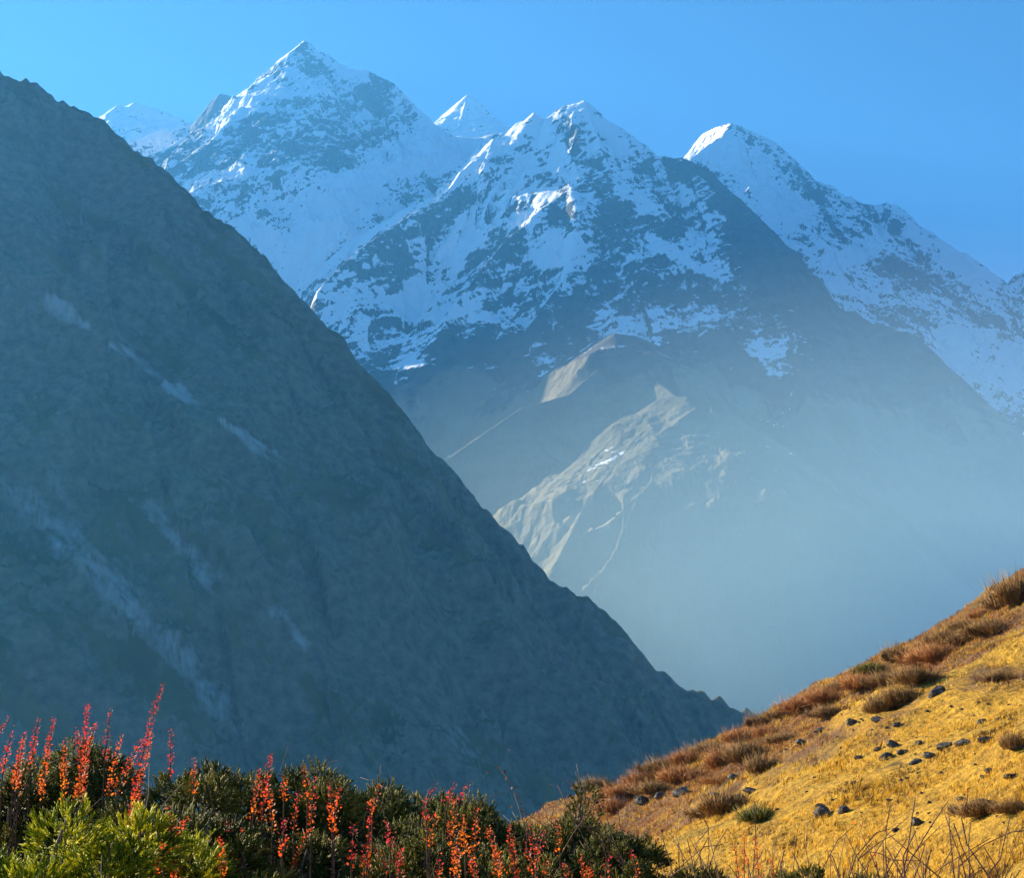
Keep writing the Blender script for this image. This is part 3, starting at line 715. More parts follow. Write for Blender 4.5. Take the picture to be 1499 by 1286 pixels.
for a in [
    (238, 1003, 1130, 4.3, 0.07, 0.45, 0.95, 1.5, 'tallest crimson leafy sprig standing far above the juniper tops'),
    (222, 1075, 1200, 4.2, 0.03, -0.1, 0.6, 1.9, 'broad orange sprig at the foot of the tallest crimson one'),
    (208, 1085, 1130, 4.3, 0.05, 0.3, 0.8, 1.5, 'short red sprig branching left of the tallest crimson one'),
    (128, 1033, 1105, 4.5, 0.01, 0.3, 0.9, 2.0, 'dense crimson sprig, second tallest, in the left corner group'),
    (140, 1062, 1130, 4.5, 0.03, 0.1, 0.8, 1.6, 'red sprig close against the right side of the second tallest one'),
    (112, 1070, 1130, 4.4, -0.02, 0.1, 0.7, 1.5, 'orange red sprig close against the left side of the second tallest one'),
    (162, 1038, 1085, 4.7, 0.01, 0.7, 1.1, 0.8, 'thin dull pink sprig between the two tallest crimson ones'),
    (78, 1054, 1120, 4.5, 0.0, 0.1, 0.9, 1.7, 'crimson and orange sprig right of the narrow upright pair near the left edge'),
    (57, 1052, 1095, 4.6, 0.0, 0.4, 0.9, 1.3, 'narrow upright crimson sprig near the left edge'),
    (14, 1055, 1080, 4.4, 0.06, 0.6, 1.0, 1.5, 'pink red sprig leaning right at the very left edge'),
    (18, 1072, 1110, 4.5, 0.0, 0.4, 0.8, 1.0, 'short faded red sprig below the one leaning at the left edge'),
    (36, 1075, 1120, 4.5, 0.0, 0.1, 0.7, 1.3, 'orange sprig inside the juniper between the left edge and the upright crimson one'),
    (95, 1085, 1140, 4.3, 0.0, -0.1, 0.4, 1.6, 'bright orange sprig low in the left corner group'),
    (178, 1078, 1130, 4.5, 0.01, 0.1, 0.5, 0.9, 'sparse orange sprig left of the foot of the tallest one'),
    (250, 1070, 1110, 4.5, 0.01, 0.6, 1.0, 0.7, 'sparse purple red sprig right of the tallest crimson one'),
    (398, 1102, 1160, 4.2, 0.01, 0.3, 0.95, 2.0, 'narrow scarlet spike on the crest of the middle junipers'),
    (380, 1130, 1172, 4.2, -0.01, 0.0, 0.5, 1.9, 'short orange sprig left of the scarlet spike'),
    (392, 1150, 1190, 4.1, 0.0, 0.1, 0.5, 1.3, 'orange sprig at the foot of the scarlet spike'),
    (417, 1140, 1160, 4.3, 0.0, 0.1, 0.5, 1.2, 'tiny orange sprig right of the scarlet spike'),
    (443, 1125, 1155, 4.4, 0.0, 0.1, 0.5, 1.0, 'small orange sprig on the rounded olive juniper'),
    (460, 1142, 1185, 4.0, 0.0, 0.2, 0.7, 1.4, 'first of three upright orange red sprigs in a row right of the scarlet spike'),
    (480, 1148, 1195, 4.0, 0.0, 0.1, 0.7, 1.4, 'second of three upright orange red sprigs in a row right of the scarlet spike'),
    (498, 1152, 1190, 4.0, 0.0, 0.2, 0.7, 1.3, 'third of three upright orange red sprigs in a row right of the scarlet spike'),
    (246, 1186, 1245, 3.4, -0.01, 0.3, 0.8, 1.3, 'upright scarlet sprig in the dark gap at the bottom left'),
    (275, 1200, 1232, 3.4, 0.06, 0.2, 0.5, 1.9, 'bright orange sprig slanting right in the dark gap at the bottom left'),
    (240, 1232, 1268, 3.4, -0.01, 0.2, 0.6, 1.2, 'low red sprig at the bottom edge beside the dark gap'),
    (322, 1230, 1268, 3.5, 0.01, 0.1, 0.5, 1.8, 'orange sprig at the bottom edge right of the dark gap'),
    (284, 1118, 1145, 4.3, 0.02, 0.1, 0.5, 1.2, 'tiny orange sprig on the dark juniper beside the tallest one'),
    (417, 1200, 1232, 3.7, 0.0, 0.4, 0.8, 1.0, 'small faded red sprig low under the scarlet spike'),
    (543, 1178, 1240, 3.9, 0.03, 0.3, 0.7, 1.5, 'long red sprig leaning right at the bottom below the pointed young juniper'),
    (518, 1208, 1245, 3.9, 0.0, 0.6, 0.9, 1.4, 'pink sprig left of the long leaning red one'),
    (565, 1205, 1225, 4.0, 0.0, 0.7, 0.9, 1.6, 'small deep pink sprig right of the long leaning red one'),
    (574, 1232, 1262, 3.9, 0.0, 0.6, 0.9, 1.0, 'first of two faded pink sprigs at the bottom middle'),
    (588, 1242, 1268, 3.9, 0.0, 0.6, 0.9, 1.0, 'second of two faded pink sprigs at the bottom middle'),
    (557, 1152, 1176, 4.3, 0.0, 0.1, 0.4, 1.1, 'tiny orange sprig below the dark pointed young juniper'),
    (658, 1164, 1205, 4.1, 0.0, 0.0, 0.4, 1.5, 'single orange sprig above the dense orange group'),
    (655, 1210, 1258, 3.9, -0.01, 0.0, 0.5, 1.5, 'tall left sprig of the dense orange group at the bottom'),
    (676, 1196, 1228, 4.0, 0.0, -0.1, 0.2, 2.6, 'bushy bright orange sprig in the middle of the dense orange group'),
    (697, 1186, 1235, 4.0, 0.0, 0.1, 0.5, 1.2, 'slender orange sprig in the dense group right of the bushy one'),
    (714, 1212, 1252, 3.9, -0.01, 0.1, 0.4, 2.6, 'fiery orange red sprig on the right of the dense orange group'),
    (671, 1232, 1280, 3.8, 0.0, 0.1, 0.4, 2.0, 'orange red sprig at the bottom edge below the bushy one'),
    (687, 1258, 1290, 3.7, 0.0, 0.2, 0.6, 1.8, 'short orange red sprig at the bottom edge below the fiery one'),
    (644, 1258, 1290, 3.7, 0.0, 0.3, 0.6, 1.6, 'short red sprig at the bottom edge left of the dense group'),
    (748, 1234, 1275, 3.9, 0.0, 0.2, 0.6, 1.4, 'first of a pair of orange red spikes at the bottom right of the dense group'),
    (770, 1238, 1275, 3.9, 0.0, 0.2, 0.6, 1.3, 'second of a pair of orange red spikes at the bottom right of the dense group'),
    (725, 1250, 1285, 3.8, 0.0, 0.0, 0.4, 1.6, 'stubby orange sprig at the bottom edge between the fiery one and the spike pair'),
    (800, 1262, 1292, 3.9, 0.0, 0.0, 0.4, 1.6, 'low orange sprig at the bottom edge right of the spike pair'),
    (826, 1266, 1292, 3.9, 0.0, 0.1, 0.5, 1.5, 'low orange sprig at the bottom edge, middle of the last three'),
    (848, 1258, 1292, 3.9, 0.0, 0.0, 0.4, 1.6, 'low orange sprig at the bottom edge, tallest of the last three'),
    (864, 1268, 1292, 3.9, 0.0, 0.1, 0.5, 1.4, 'low orange sprig at the bottom edge, last before the hill'),
    (812, 1196, 1228, 4.6, 0.0, 0.1, 0.5, 0.8, 'sparse orange sprig where shrubs meet the hill foot'),
    (772, 1205, 1232, 4.4, 0.0, 0.4, 0.7, 0.9, 'small faded sprig on the juniper below the second pointed one'),
    (690, 1144, 1165, 5.0, 0.05, 0.7, 1.0, 1.2, 'pink tipped sprig leaning right on the crest of the junipers'),
    (667, 1146, 1165, 5.0, 0.01, 0.7, 1.0, 1.0, 'upright pink tipped sprig on the crest of the junipers'),
    (642, 1149, 1166, 5.0, 0.03, 0.8, 1.0, 0.8, 'faint pink tipped sprig on the crest left of the upright one'),
    (1090, 1222, 1262, 4.6, 0.0, 0.0, 0.4, 1.6, 'orange sprig among bare twigs in front of the golden slope'),
    (1106, 1228, 1280, 4.5, 0.0, 0.1, 0.5, 1.8, 'orange red sprig among bare twigs, right of a similar orange one'),
    (1075, 1240, 1282, 4.5, 0.0, 0.1, 0.5, 1.2, 'thin orange sprig among bare twigs, left of two fuller ones'),
    (1128, 1258, 1290, 4.4, 0.0, 0.0, 0.4, 1.2, 'low orange sprig at the bottom edge right of those among bare twigs')]:
    sprig(*a, SG)

q_ = np.random.RandomState(31)
for (x0, x1, y0, y1, n_, lab) in [
    (430, 520, 1160, 1215, 5, 'thin faded pink shoot in the shade below the row of three orange red sprigs'), (330, 420, 1190, 1250, 4, 'thin faded shoot in the shade below the scarlet spike'),
    (520, 640, 1215, 1262, 5, 'thin dull red shoot in the shade left of the dense orange group'), (590, 650, 1165, 1200, 4, 'thin dull orange shoot on the junipers below the dark pointed young one'),
    (730, 820, 1195, 1250, 5, 'thin dull orange shoot on the junipers right of the dense orange group'), (20, 190, 1098, 1118, 5, 'short orange shoot low in the left corner group'),
    (880, 960, 1245, 1272, 4, 'short orange shoot by the low dark juniper at the bottom edge')]:
    for k in range(max(2, n_ // 2)):
        px_, py_ = q_.uniform(x0, x1), q_.uniform(y0, y1)
        sprig(px_, py_, py_ + q_.uniform(22, 42), 3.9 if py_ > 1150 else 4.4, q_.uniform(-.02, .03), q_.uniform(0, .4), q_.uniform(.4, .95), q_.uniform(.6, 1.2), lab, SG)

# --- bare and berry twig bushes
def branch_bush(seed, h, spread, n_main, depth, r0, up=1.0):
    q = np.random.RandomState(seed); P = []; tips = []
    def grow(p, d, L, r, lev):
        pts = [p]; dd = d.copy()
        for k in range(3):
            dd = dd + q.normal(size=3) * 0.22 + np.array([0, 0, 0.10 * up]); dd /= np.linalg.norm(dd)
            pts.append(pts[-1] + dd * L / 3)
        P.append(tube(pts, [max(v, 0.0013) for v in (r, r * .85, r * .7, r * .5)], 4)); tips.append(pts[-1])
        if lev > 0:
            for j in range(q.randint(2, 5)):
                k = q.randint(1, 4); nd = dd + q.normal(size=3) * 0.55; nd /= np.linalg.norm(nd)
                grow(pts[k], nd, L * q.uniform(.5, .85), r * .6, lev - 1)
    for i in range(int(n_main * 1.7)):
        a = q.uniform(0, 6.28); d = np.array([math.cos(a) * spread, math.sin(a) * spread, 1.0]); d /= np.linalg.norm(d)
        grow(np.array([math.cos(a) * .03, math.sin(a) * .03, -0.05]), d, h * 0.42, r0 * 1.9, depth)
    V, T, Q = gather(P)
    return V, T, Q, np.array(tips)
def twig_bush(px, top, dist, spread, n_main, depth, r0, mat, label, leaf=None, seed=1, name='bare_bush'):
    x, _, zt = at(px, top, dist); zg = ground(x, dist)
    r = root(name, (x, dist, zg), label, 'bush', 'leafless bushes at the bottom right')
    V, T, Q, tips = branch_bush(seed, zt - zg, spread, n_main, depth, r0)
    f = (zt - zg) / (0.5 * V[:, 2].max() + 0.5 * np.percentile(V[:, 2], 99)); V = V * f; tips = tips * f
    for P_ in (V, tips):                       # no shoot strays far from its bush
        rr = np.hypot(P_[:, 0], P_[:, 1]) + 1e-6; lim = 0.36 * (zt - zg)
        P_[:, :2] *= (np.minimum(rr, lim) + np.maximum(rr - lim, 0) * 0.25)[:, None] / rr[:, None]
        P_[:, 2] = np.minimum(P_[:, 2], (zt - zg) + 0.25 * (P_[:, 2] - (zt - zg)))
    mesh_obj('branches', V, [T, Q], mat, r)
    if leaf:
        n, tone = leaf
        p = tips[rng.randint(len(tips), size=n)] + rng.normal(size=(n, 3)) * 0.02
        V, Fc, ids = scatter(LEAVES, p, rot_to(rng.normal(size=(n, 3)) + [0, 0, .4], rng.uniform(0, 6, n)), rng.uniform(.4, .9, n))
        mesh_obj('leaves', V, Fc, RED if tone < 2 else RUST, r, attrs={'tone': (tone % 2) + rng.uniform(-.3, .3, n)[ids]})
RUST = leaf_material('rusty_leaves', [(0.0, (0.10, 0.035, 0.02)), (0.5, (0.28, 0.09, 0.035)), (1.0, (0.45, 0.20, 0.08))], translucent=0.3)
for a in [
    (1450, 1178, 4.6, 0.75, 13, 3, 0.0050, TWIG, 'large dark bare bush with forked branches in the bottom right corner', (260, 0.3), 21),
    (1385, 1228, 4.4, 0.6, 8, 2, 0.0035, TWIG, 'smaller dark bare bush left of the large one in the corner', None, 22),
    (1495, 1200, 4.2, 0.5, 7, 3, 0.0035, TWIG, 'dark bare bush cut by the right edge beside the large one', (120, 0.2), 23),
    (1205, 1212, 4.8, 0.7, 10, 3, 0.0028, TWIG, 'fine red brown bare bush against the golden slope', (140, 2.5), 24),
    (1265, 1225, 4.6, 0.45, 7, 2, 0.0025, STRAW, 'straw coloured thin bush with upright stalks', None, 25),
    (1150, 1222, 4.7, 0.5, 9, 2, 0.0026, STRAW, 'straw coloured twig bush between orange sprigs and the red brown one', None, 26),
    (1325, 1232, 4.5, 0.35, 5, 2, 0.0025, TWIG, 'sparse bush of a few thin upright dark stalks', None, 27),
    (965, 1158, 5.0, 0.7, 16, 3, 0.0034, TWIG, 'dark rusty berry bush at the foot of the golden slope', (3200, 2.3), 28, 'berry_bush'),
    (1030, 1188, 5.0, 0.7, 9, 3, 0.0034, TWIG, 'open dark bare bush right of the rusty berry bush', (60, 2.5), 29),
    (1095, 1205, 4.9, 0.55, 9, 3, 0.0028, TWIG, 'bare bush with the orange sprigs in front', (120, 0.2), 30),
    (905, 1192, 5.6, 0.6, 8, 2, 0.0026, STRAW, 'pale twig bush behind the dark green juniper at the hill foot', (120, 2.7), 31)]:
    if len(a) > 11: twig_bush(*a[:9], leaf=a[9], seed=a[10], name=a[11])
    else: twig_bush(*a[:9], leaf=a[9], seed=a[10])
# --- heath clumps and low bushes on the hillside
def clump_meshes(seed, mat, h=0.5, n=1500, upright=0.8, w=0.006):
    q = np.random.RandomState(seed)
    a = q.uniform(0, 6.28, n); rr = np.sqrt(q.rand(n)) * 0.5
    lump = 1 + 0.9 * fbm(np.cos(a) * 1.7 + seed, np.sin(a) * 1.7 + rr, 3, seed)
    P = np.stack([np.cos(a) * rr * lump, np.sin(a) * rr * lump, h * 0.35 * (1 - (rr / .6) ** 2) * q.rand(n) - 0.05], -1)
    D = np.stack([np.cos(a) * rr * 1.4, np.sin(a) * rr * 1.4, np.full(n, upright)], -1) + q.normal(size=(n, 3)) * 0.38
    V0, T0, Q0 = gather([needle(np.zeros(3), np.array([0, 0.1, 1.0]), 0.36, w * .7)])
    V1, T1, Q1 = gather([needle(np.zeros(3), np.array([0, 0.2, 1.0]), 0.22, w * 1.2), needle(np.array([0, 0, .1]), np.array([0.5, 0.2, 1.0]), 0.14, w), needle(np.array([0, 0, .08]), np.array([-.5, -.2, 1.0]), 0.14, w)])
    V, Fc, ids = scatter([(V0, T0, Q0), (V1, T1, Q1)], P, rot_to(D, q.uniform(0, 6, n)), q.uniform(.45, 1.4, n) * (h / .5))
    me = mesh_obj('foliage', V, Fc, mat, attrs={'tone': q.uniform(.1, .9, n)[ids]})
    S, T, Q = gather([tube([(0, 0, -.1), (math.cos(k) * .1, math.sin(k) * .1, h * .3), (math.cos(k) * .3, math.sin(k) * .3, h * .62)], [.015, .01, .004], 4) for k in np.linspace(0, 5.6, 9)])
    return me, mesh_obj('stem', S, [T, Q], TWIG)
HEATH_R = leaf_material('russet_heath', [(0.0, (0.16, 0.055, 0.012)), (0.5, (0.42, 0.16, 0.035)), (1.0, (0.68, 0.33, 0.08))], translucent=0.3)
HEATH_B = leaf_material('brown_heath', [(0.0, (0.09, 0.045, 0.012)), (0.5, (0.26, 0.13, 0.03)), (1.0, (0.48, 0.27, 0.06))], translucent=0.25)
CL = {'R': clump_meshes(1, HEATH_R), 'B': clump_meshes(2, HEATH_B), 'G': clump_meshes(3, JUN_G, 0.42, 1300, 0.6, 0.009), 'F': clump_meshes(4, HEATH_R, 0.35, 700, 1.4, 0.005), 'D': clump_meshes(5, HEATH_B, 0.62, 800, 1.2, 0.008)}
_cu = set()
def clump(key, px, py, w_px, label, tall=1.0, group='bushes on the golden hillside'):
    x, y, z = hit(px, py)
    sc = 0.85 * w_px / F_PX * y
    fo, st = CL[key]
    r = root('heath_bush', (x, y, z - 0.02 * sc), label, 'bush', group, sc, (px * 1.7) % 6.28)
    r.scale = (sc, sc, sc * (0.75 + 0.8 * tall))
    for o in (fo, st):
        if key not in _cu: o.parent = r
        else: child(o.name.split('.')[0], o.data, r)
    _cu.add(key)
for a in [
    ('D', 1490, 884, 62, 'dark brown bush on the skyline at the right edge', 1.0), ('D', 1462, 892, 36, 'small dark bush on the skyline left of the one at the right edge', 1.1),
    ('R', 1438, 905, 30, 'russet bush on the upper skyline below the dark ones', 0.7), ('B', 1412, 922, 34, 'brown bush on the skyline between the russet one and the upright tufts', 0.8),
    ('B', 1385, 942, 40, 'upright brown bush on the upper skyline', 1.0), ('B', 1450, 930, 60, 'wide brown bush with a shadow just below the upper skyline', 0.6),
    ('B', 1415, 945, 50, 'brown bush left of the wide one below the upper skyline', 0.7), ('R', 1375, 968, 60, 'large grassy brown bush under the skyline', 0.7),
    ('R', 1350, 972, 46, 'russet brown bush beside the large grassy one', 0.7), ('D', 1313, 968, 34, 'dark airy bush standing up from the skyline', 1.0),
    ('G', 1276, 985, 48, 'low dark green bush hugging the skyline', 0.5), ('B', 1340, 1000, 60, 'long dark brown bush below the airy one on the skyline', 0.5),
    ('B', 1300, 1004, 50, 'brown bush below the green one on the skyline', 0.6), ('R', 1262, 1008, 54, 'russet bush just under the skyline left of the green one', 0.5),
    ('B', 1322, 1032, 62, 'dark brown bush with a deep shadow standing alone on the grass', 0.7), ('D', 1290, 1044, 38, 'twiggy brown bush joined to the left of the lone dark one', 0.8),
    ('B', 1228, 1012, 34, 'dark bush on the middle skyline', 0.6), ('R', 1210, 1028, 52, 'russet bush on the middle skyline', 0.5),
    ('R', 1180, 1040, 54, 'flat russet bush along the middle skyline', 0.5), ('B', 1215, 1050, 44, 'brown bush under the flat russet ones', 0.5),
    ('B', 1150, 1052, 40, 'brown bush where the skyline meets the dark slope', 0.6), ('D', 1110, 1064, 30, 'small upright bush at the notch with the dark slope', 0.8),
    ('F', 1120, 1078, 52, 'bright orange russet bush below the notch', 0.8), ('B', 1150, 1088, 40, 'dark bush with black shadow right of the bright orange one', 0.5),
    ('R', 1088, 1086, 46, 'russet bush left of the bright orange one', 0.6), ('B', 1095, 1115, 60, 'large twiggy brown bush in the middle of the heath', 0.9),
    ('D', 1115, 1132, 40, 'dark upright bush at the right end of the heath', 0.9), ('R', 1060, 1122, 56, 'russet bush left of the large twiggy one', 0.8),
    ('F', 1055, 1148, 50, 'orange bush with dark base near pale stones', 0.7), ('B', 1035, 1106, 50, 'brown bush near the lower skyline', 0.5),
    ('R', 1005, 1118, 50, 'low russet bush on the lower skyline', 0.4), ('B', 975, 1130, 56, 'flat brown bush on the lower skyline', 0.4),
    ('R', 1000, 1145, 60, 'wide russet bush in the lower heath', 0.5), ('R', 945, 1148, 52, 'russet bush left of the wide one in the lower heath', 0.4),
    ('B', 875, 1152, 44, 'low dark bush bulging from the lower skyline', 0.5), ('R', 925, 1168, 60, 'russet bush above the boulder at the hill foot', 0.4),
    ('F', 850, 1182, 56, 'faded red bush at the very foot of the hill', 0.4), ('R', 900, 1188, 50, 'russet bush left of the boulder at the hill foot', 0.4),
    ('B', 960, 1162, 46, 'brown bush among the stones at the hill foot', 0.5), ('D', 1065, 1192, 62, 'dark russet bush in the grass above the bare bushes', 0.6),
    ('B', 1035, 1196, 50, 'brown bush left of the dark russet one in the grass', 0.5), ('G', 1112, 1200, 62, 'low dark green bush with a black shadow on the grass', 0.5),
    ('B', 1440, 1194, 64, 'dark bush above the corner bare bush on the grass', 0.5), ('B', 1485, 1190, 50, 'dark bush at the right edge above the corner', 0.5),
    ('B', 1465, 998, 40, 'small brown bush high on the grass near the right edge', 0.5), ('D', 1488, 1098, 40, 'twiggy bush at the right edge halfway up the grass', 0.8)]:
    clump(*a)

# --- stones
def stone_mesh(seed):
    import bmesh
    q = np.random.RandomState(seed)
    bm = bmesh.new(); bmesh.ops.create_icosphere(bm, subdivisions=4, radius=0.5)
    V = np.array([v.co for v in bm.verts])
    for k in range(11):
        n = q.normal(size=3); n /= np.linalg.norm(n); c = q.uniform(0.25, 0.42)
        d = V @ n; V = V - np.maximum(d - c, 0)[:, None] * n * 0.92
    u = V / 0.5
    V = V * (1 + 0.10 * fbm(u[:, 0] * 2 + seed, u[:, 1] * 2 + u[:, 2] * 1.7, 5, seed))[:, None]
    V[:, 2] = V[:, 2] * 0.72 + 0.16
    for v, c in zip(bm.verts, V): v.co = c
    me = bpy.data.meshes.new('stone'); bm.to_mesh(me); bm.free()
    return me
def stone_mat():
    t = NT('grey_stone'); p = t.pos()
    n = t.noise(p, 5, 8, 0.65); n2 = t.noise(p, 2.2, 4)
    c = t.mix(t.ramp(n, [(.35, 0.), (.65, 1.)]), (0.035, 0.032, 0.03), (0.13, 0.115, 0.10))
    c = t.mix(t.ramp(n2, [(.55, 0.), (.62, .7)]), c, (0.24, 0.22, 0.17))
    t.link(c, t.b.inputs['Base Color']); t.bump(n, 0.9, 0.06)
    return t.m
SM = stone_mat()
STN = [stone_mesh(k) for k in range(8)]
for m in STN: m.materials.append(SM)
def stone(i, px, py, w_px, flat, label, group):
    x, y, z = hit(px, py)
    o = bpy.data.objects.new('stone', STN[i % 8]); COL.objects.link(o)
    s = w_px / F_PX * y
    o.location = (x, y, z - 0.03 * s); o.scale = (s, s * 0.9, s * flat); o.rotation_euler = (0.1, -0.12, i * 2.1)
    tag(o, label, 'stone', group)
SGp = 'stones on the golden hillside'
for i, a in enumerate([
    (1206, 1196, 34, 1.1, 'grey boulder with a cap stone, biggest on the open grass'), (1199, 1184, 14, 1.0, 'small brown stone perched behind the biggest boulder'),
    (1235, 1191, 24, 0.8, 'dark stone just right of the biggest boulder'), (1372, 1018, 34, 0.8, 'large blackish rock alone high on the slope'),
    (1342, 1210, 24, 0.9, 'dark jagged stone in the lower right grass'), (1311, 1219, 14, 0.9, 'small dark stone left of the jagged one in the lower right grass'),
    (905, 1182, 42, 0.9, 'dark boulder at the foot of the hill, first of a line'), (938, 1178, 26, 0.9, 'dark stone right after the first boulder at the hill foot'),
    (998, 1164, 30, 1.0, 'grey blue boulder in the line at the hill foot'), (1046, 1168, 20, 1.0, 'dark stone alone in the grass past the line of boulders'),
    (1076, 1142, 26, 0.6, 'pale flat stone beside the orange bush'), (965, 1170, 22, 0.8, 'small dark stone in the middle of the line at the hill foot'),
    (1398, 1190, 18, 0.9, 'dark stone left of the bush above the corner'), (1440, 1186, 34, 0.9, 'blocky dark rock above the corner bare bush'),
    (1438, 1060, 18, 0.8, 'dark stone on the bright band of grass, high right'), (1463, 1056, 12, 0.8, 'smaller dark stone right of the one on the bright band'),
    (1480, 1057, 9, 0.8, 'tiny dark stone, last right on the bright band'), (1258, 1112, 17, 0.8, 'dark stone in the middle of the open grass'),
    (1298, 1112, 24, 0.8, 'dark stone with a pale top beside the stony bank'), (1308, 1094, 22, 0.8, 'dark stone above the pale topped one on the bank'),
    (1285, 1100, 14, 0.8, 'brown stone at the left end of the stony bank'), (1322, 1104, 18, 0.7, 'flat stone right of the pale topped one on the bank'),
    (1362, 1110, 26, 0.6, 'dark ledge stone below the middle of the stony bank'), (1385, 1096, 30, 0.6, 'long dark ledge stone in the stony bank'),
    (1412, 1090, 34, 0.5, 'long flat ledge stone right of the middle of the bank'), (1445, 1086, 36, 0.5, 'right hand ledge stone of the stony bank'),
    (1345, 1092, 22, 0.6, 'flat dark stone left of the long ledge stone'), (1340, 1118, 26, 0.5, 'lowest flat stone of the bank'),
    (1490, 1098, 34, 0.5, 'ledge stone cut by the right edge'), (1480, 1140, 34, 0.4, 'flat dark ledge low near the right edge'),
    (1448, 1132, 15, 1.0, 'dark upright stone below the right end of the bank'), (1440, 1142, 14, 0.8, 'stone just below the upright one'),
    (1250, 1148, 11, 0.9, 'brown stone in the lower middle of the open grass'), (1302, 1174, 12, 0.7, 'small stone on the bare grass below the bank'),
    (1410, 1174, 20, 0.6, 'flat stone above the corner rocks'), (1425, 1176, 12, 0.6, 'small stone touching the flat one above the corner rocks'),
    (1285, 1056, 24, 0.6, 'flat dark stone by the twiggy brown bush'), (1245, 1062, 22, 0.8, 'dark stone left of the twiggy brown bush'),
    (1313, 1064, 16, 0.7, 'stone right below the twiggy brown bush'), (1085, 1172, 20, 0.9, 'rough stone in the grass above the low green bush'),
    (1100, 1160, 30, 0.5, 'flat slab half sunk in the grass past the pale flat stone'), (1160, 1142, 16, 0.6, 'small stone at the left of the open grass'),
    (1195, 1122, 14, 0.7, 'small stone in the grass right of the heath'), (1175, 1090, 22, 0.6, 'dark stone under the heath by the skyline'),
    (1200, 1072, 20, 0.6, 'brown stone on the upper heath edge')]):
    stone(i, *a, SGp)
q_ = np.random.RandomState(5)
for i in range(110):
    px, py = q_.uniform(1120, 1499), q_.uniform(1010, 1215)
    if py < 1055 + (1499 - px) * 0.0 - (px - 1120) * 0.40 + 30: continue
    stone(i + 3, px, py, q_.uniform(3.5, 8), q_.uniform(.5, .9), 'pebble sized stone half sunk in the golden grass', 'tiny stones strewn over the golden grass')

# --- grass
def build_grass():
    def blades(n, h, w, seed):
        q = np.random.RandomState(seed); P = []
        V, T = [], []
        for k in range(n):
            a = q.uniform(0, 6.28); b = a + 1.57; o = np.array([math.cos(a), math.sin(a), 0]); c = np.array([math.cos(b), math.sin(b), 0]) * w
            l = q.uniform(.2, 1.0); hh = h * q.uniform(.6, 1.1); p = o * q.uniform(0, .35) * h; i = len(V)
            V += [p - c, p + c, p + o * l * hh * .4 + np.array([0, 0, hh * .65]) + c * .7, p + o * l * hh * .4 + np.array([0, 0, hh * .65]) - c * .7, p + o * l * hh + np.array([0, 0, hh])]
            T += [(i, i + 1, i + 2), (i, i + 2, i + 3), (i + 3, i + 2, i + 4)]
        return np.array(V), np.array(T), np.zeros((0, 4), int)
    tp = [blades(7, 1.0, .035, k) for k in range(6)]
    mats = leaf_material('dry_golden_grass', [(0.0, (0.10, 0.045, 0.010)), (0.3, (0.62, 0.36, 0.03)), (0.6, (0.86, 0.50, 0.05)), (1.0, (0.90, 0.70, 0.16))], translucent=0.35)
    n = 150000; q = np.random.RandomState(77)
    y = 5.0 + 58 * q.rand(n) ** 1.5
    az = q.uniform(R(-3), R(24), n)
    x = np.tan(az) * y
    dens = fbm(x / 0.9, y / 1.6, 4, 61) + 0.35 * fbm(x / 5, y / 8, 3, 62)
    m = dens > -0.12 - 0.25 * (y > 40)
    x, y = x[m], y[m]; n = len(x)
    z = hill_z(x, y)
    D = np.stack([q.normal(size=n) * .25 + .25, q.normal(size=n) * .25 - .1, np.ones(n)], -1)
    sc = (0.026 + 0.036 * q.rand(n) ** 2) * (1 + y / 60) * (1 + 0.8 * sstep(0.2, 0.6, fbm(x / 2, y / 3, 3, 63)))
    V, Fc, ids = scatter(tp, np.stack([x, y, z - .004], -1), rot_to(D, q.uniform(0, 6.28, n)), sc)
    o = mesh_obj('grass', V, Fc, mats, attrs={'tone': (q.uniform(.15, .85, n) + 0.35 * fbm(x / 3, y / 4, 3, 64) - 0.7 * (q.rand(n) < 0.2) - 0.6 * sstep(0.35, 0.6, fbm(x / 1.1, y / 2.0, 3, 66)))[ids]})
    tag(o, 'short matted golden grass covering the hillside', None, None, 'stuff')
    n = 50000; q = np.random.RandomState(78)
    y = 18.0 + 46 * q.rand(n); x = np.tan(q.uniform(R(0), R(22), n)) * y
    m = HEATH(x, y) > 0.60 + 0.35 * q.rand(n); x, y = x[m], y[m]; n = len(x); z = hill_z(x, y)
    D = np.stack([q.normal(size=n) * .35 + .1, q.normal(size=n) * .35, np.ones(n)], -1)
    sc = (0.045 + 0.09 * q.rand(n) ** 2) * (0.8 + y / 90)
    V, Fc, ids = scatter(tp, np.stack([x, y, z - .01], -1), rot_to(D, q.uniform(0, 6.28, n)), sc)
    o = mesh_obj('undergrowth', V, Fc, HEATH_R, attrs={'tone': (q.uniform(-.2, .9, n) + 0.5 * fbm(x / 2, y / 4, 3, 65))[ids]})
    tag(o, 'low russet heath along the crest of the hillside', None, None, 'stuff')
build_grass()

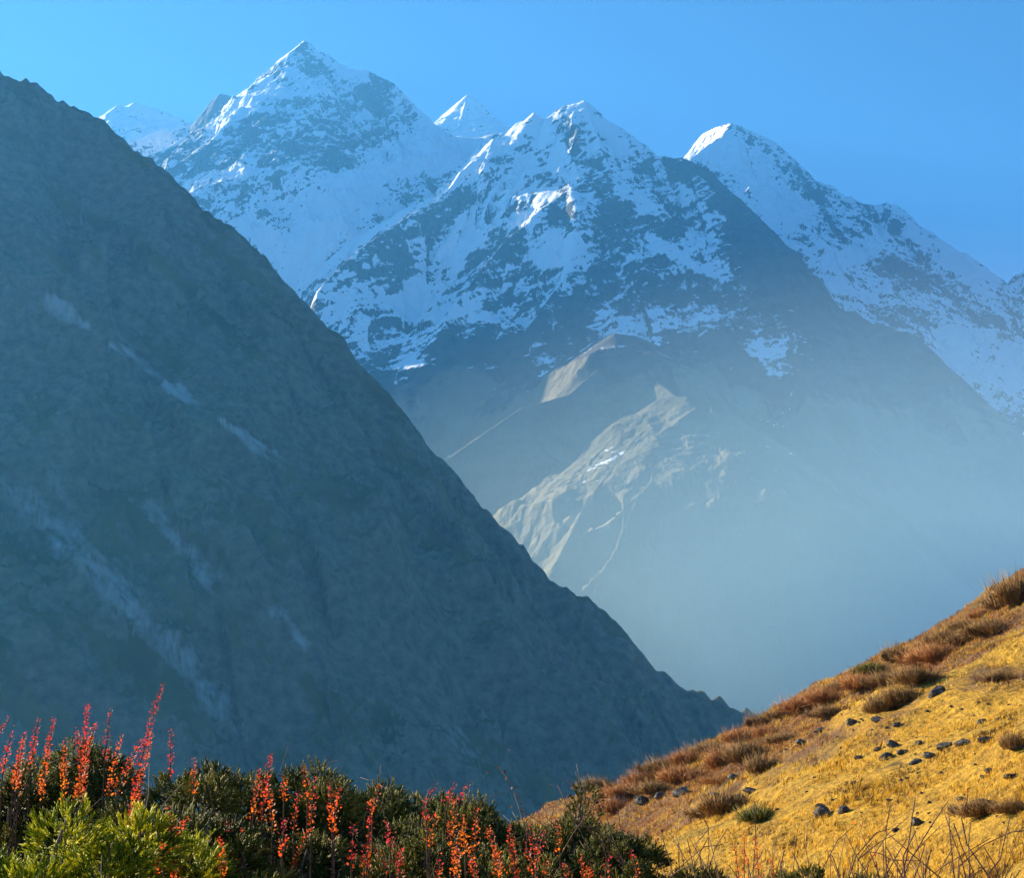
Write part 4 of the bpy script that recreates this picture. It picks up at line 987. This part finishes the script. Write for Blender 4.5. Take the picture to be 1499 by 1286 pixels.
# ------------------------------------------------------------------ air
def build_haze():
    a, zb, zt = 7000.0, -151.0, 2450.0
    m = bpy.data.materials.new('haze'); m.use_nodes = True
    n = m.node_tree.nodes; n.remove(n['Principled BSDF'])
    v = n.new('ShaderNodeVolumePrincipled')
    v.inputs['Color'].default_value = (*HAZE_COLOR, 1)
    v.inputs['Density'].default_value = HAZE_DENSITY
    v.inputs['Density Attribute'].default_value = ''
    v.inputs['Anisotropy'].default_value = 0.27
    m.node_tree.links.new(v.outputs[0], n['Material Output'].inputs['Volume'])
    V = [(x, y, z) for z in (zb, zt) for y in (-2500, 5600) for x in (-a, a)]
    Fc = [(0, 2, 3, 1), (4, 5, 7, 6), (0, 1, 5, 4), (2, 6, 7, 3), (0, 4, 6, 2), (1, 3, 7, 5)]
    tag(mesh_obj('haze', V, np.array(Fc), m), 'thin blue haze filling the valley', None, None, 'stuff')
build_haze()

def build_mist():
    m = bpy.data.materials.new('valley_mist'); m.use_nodes = True
    n = m.node_tree.nodes; n.remove(n['Principled BSDF'])
    v = n.new('ShaderNodeVolumePrincipled')
    v.inputs['Color'].default_value = (0.55, 0.83, 1.0, 1)
    v.inputs['Density'].default_value = 4.0e-4
    v.inputs['Density Attribute'].default_value = ''
    v.inputs['Anisotropy'].default_value = 0.2
    L = m.node_tree.links
    m.node_tree.links.new(v.outputs[0], n['Material Output'].inputs['Volume'])
    c = (500, 1330, -220); r = (1000, 235, 790)
    tc = n.new('ShaderNodeTexCoord'); mp = n.new('ShaderNodeMapping'); ln = n.new('ShaderNodeVectorMath'); ln.operation = 'LENGTH'
    mp.inputs['Location'].default_value = tuple(-c[i] / r[i] for i in range(3))
    mp.inputs['Scale'].default_value = tuple(1 / r[i] for i in range(3))
    L.new(tc.outputs['Object'], mp.inputs[0]); L.new(mp.outputs[0], ln.inputs[0])
    mr = n.new('ShaderNodeMapRange'); mr.inputs['From Min'].default_value = 1.0; mr.inputs['From Max'].default_value = 0.0
    L.new(ln.outputs['Value'], mr.inputs['Value'])
    pw = n.new('ShaderNodeMath'); pw.operation = 'POWER'; pw.inputs[1].default_value = 1.1; L.new(mr.outputs[0], pw.inputs[0])
    ml = n.new('ShaderNodeMath'); ml.operation = 'MULTIPLY'; ml.inputs[1].default_value = MIST_DENSITY; L.new(pw.outputs[0], ml.inputs[0])
    L.new(ml.outputs[0], v.inputs['Density'])
    nu, nv = 48, 24
    V = [(c[0], c[1], c[2] - r[2])]
    for i in range(1, nv):
        p = math.pi * i / nv
        for j in range(nu):
            q = 2 * math.pi * j / nu
            V.append((c[0] + r[0] * math.sin(p) * math.cos(q), c[1] + r[1] * math.sin(p) * math.sin(q), c[2] - r[2] * math.cos(p)))
    V.append((c[0], c[1], c[2] + r[2]))
    T = []; Q = []
    for j in range(nu):
        k = (j + 1) % nu
        T.append((0, 1 + k, 1 + j)); b = 1 + (nv - 2) * nu
        T.append((b + j, b + k, len(V) - 1))
        for i in range(nv - 2):
            o = 1 + i * nu
            Q.append((o + j, o + k, o + nu + k, o + nu + j))
    tag(mesh_obj('mist', np.array(V), [np.array(T), np.array(Q)], m), 'pale mist lying in the valley', None, None, 'stuff')
build_mist()
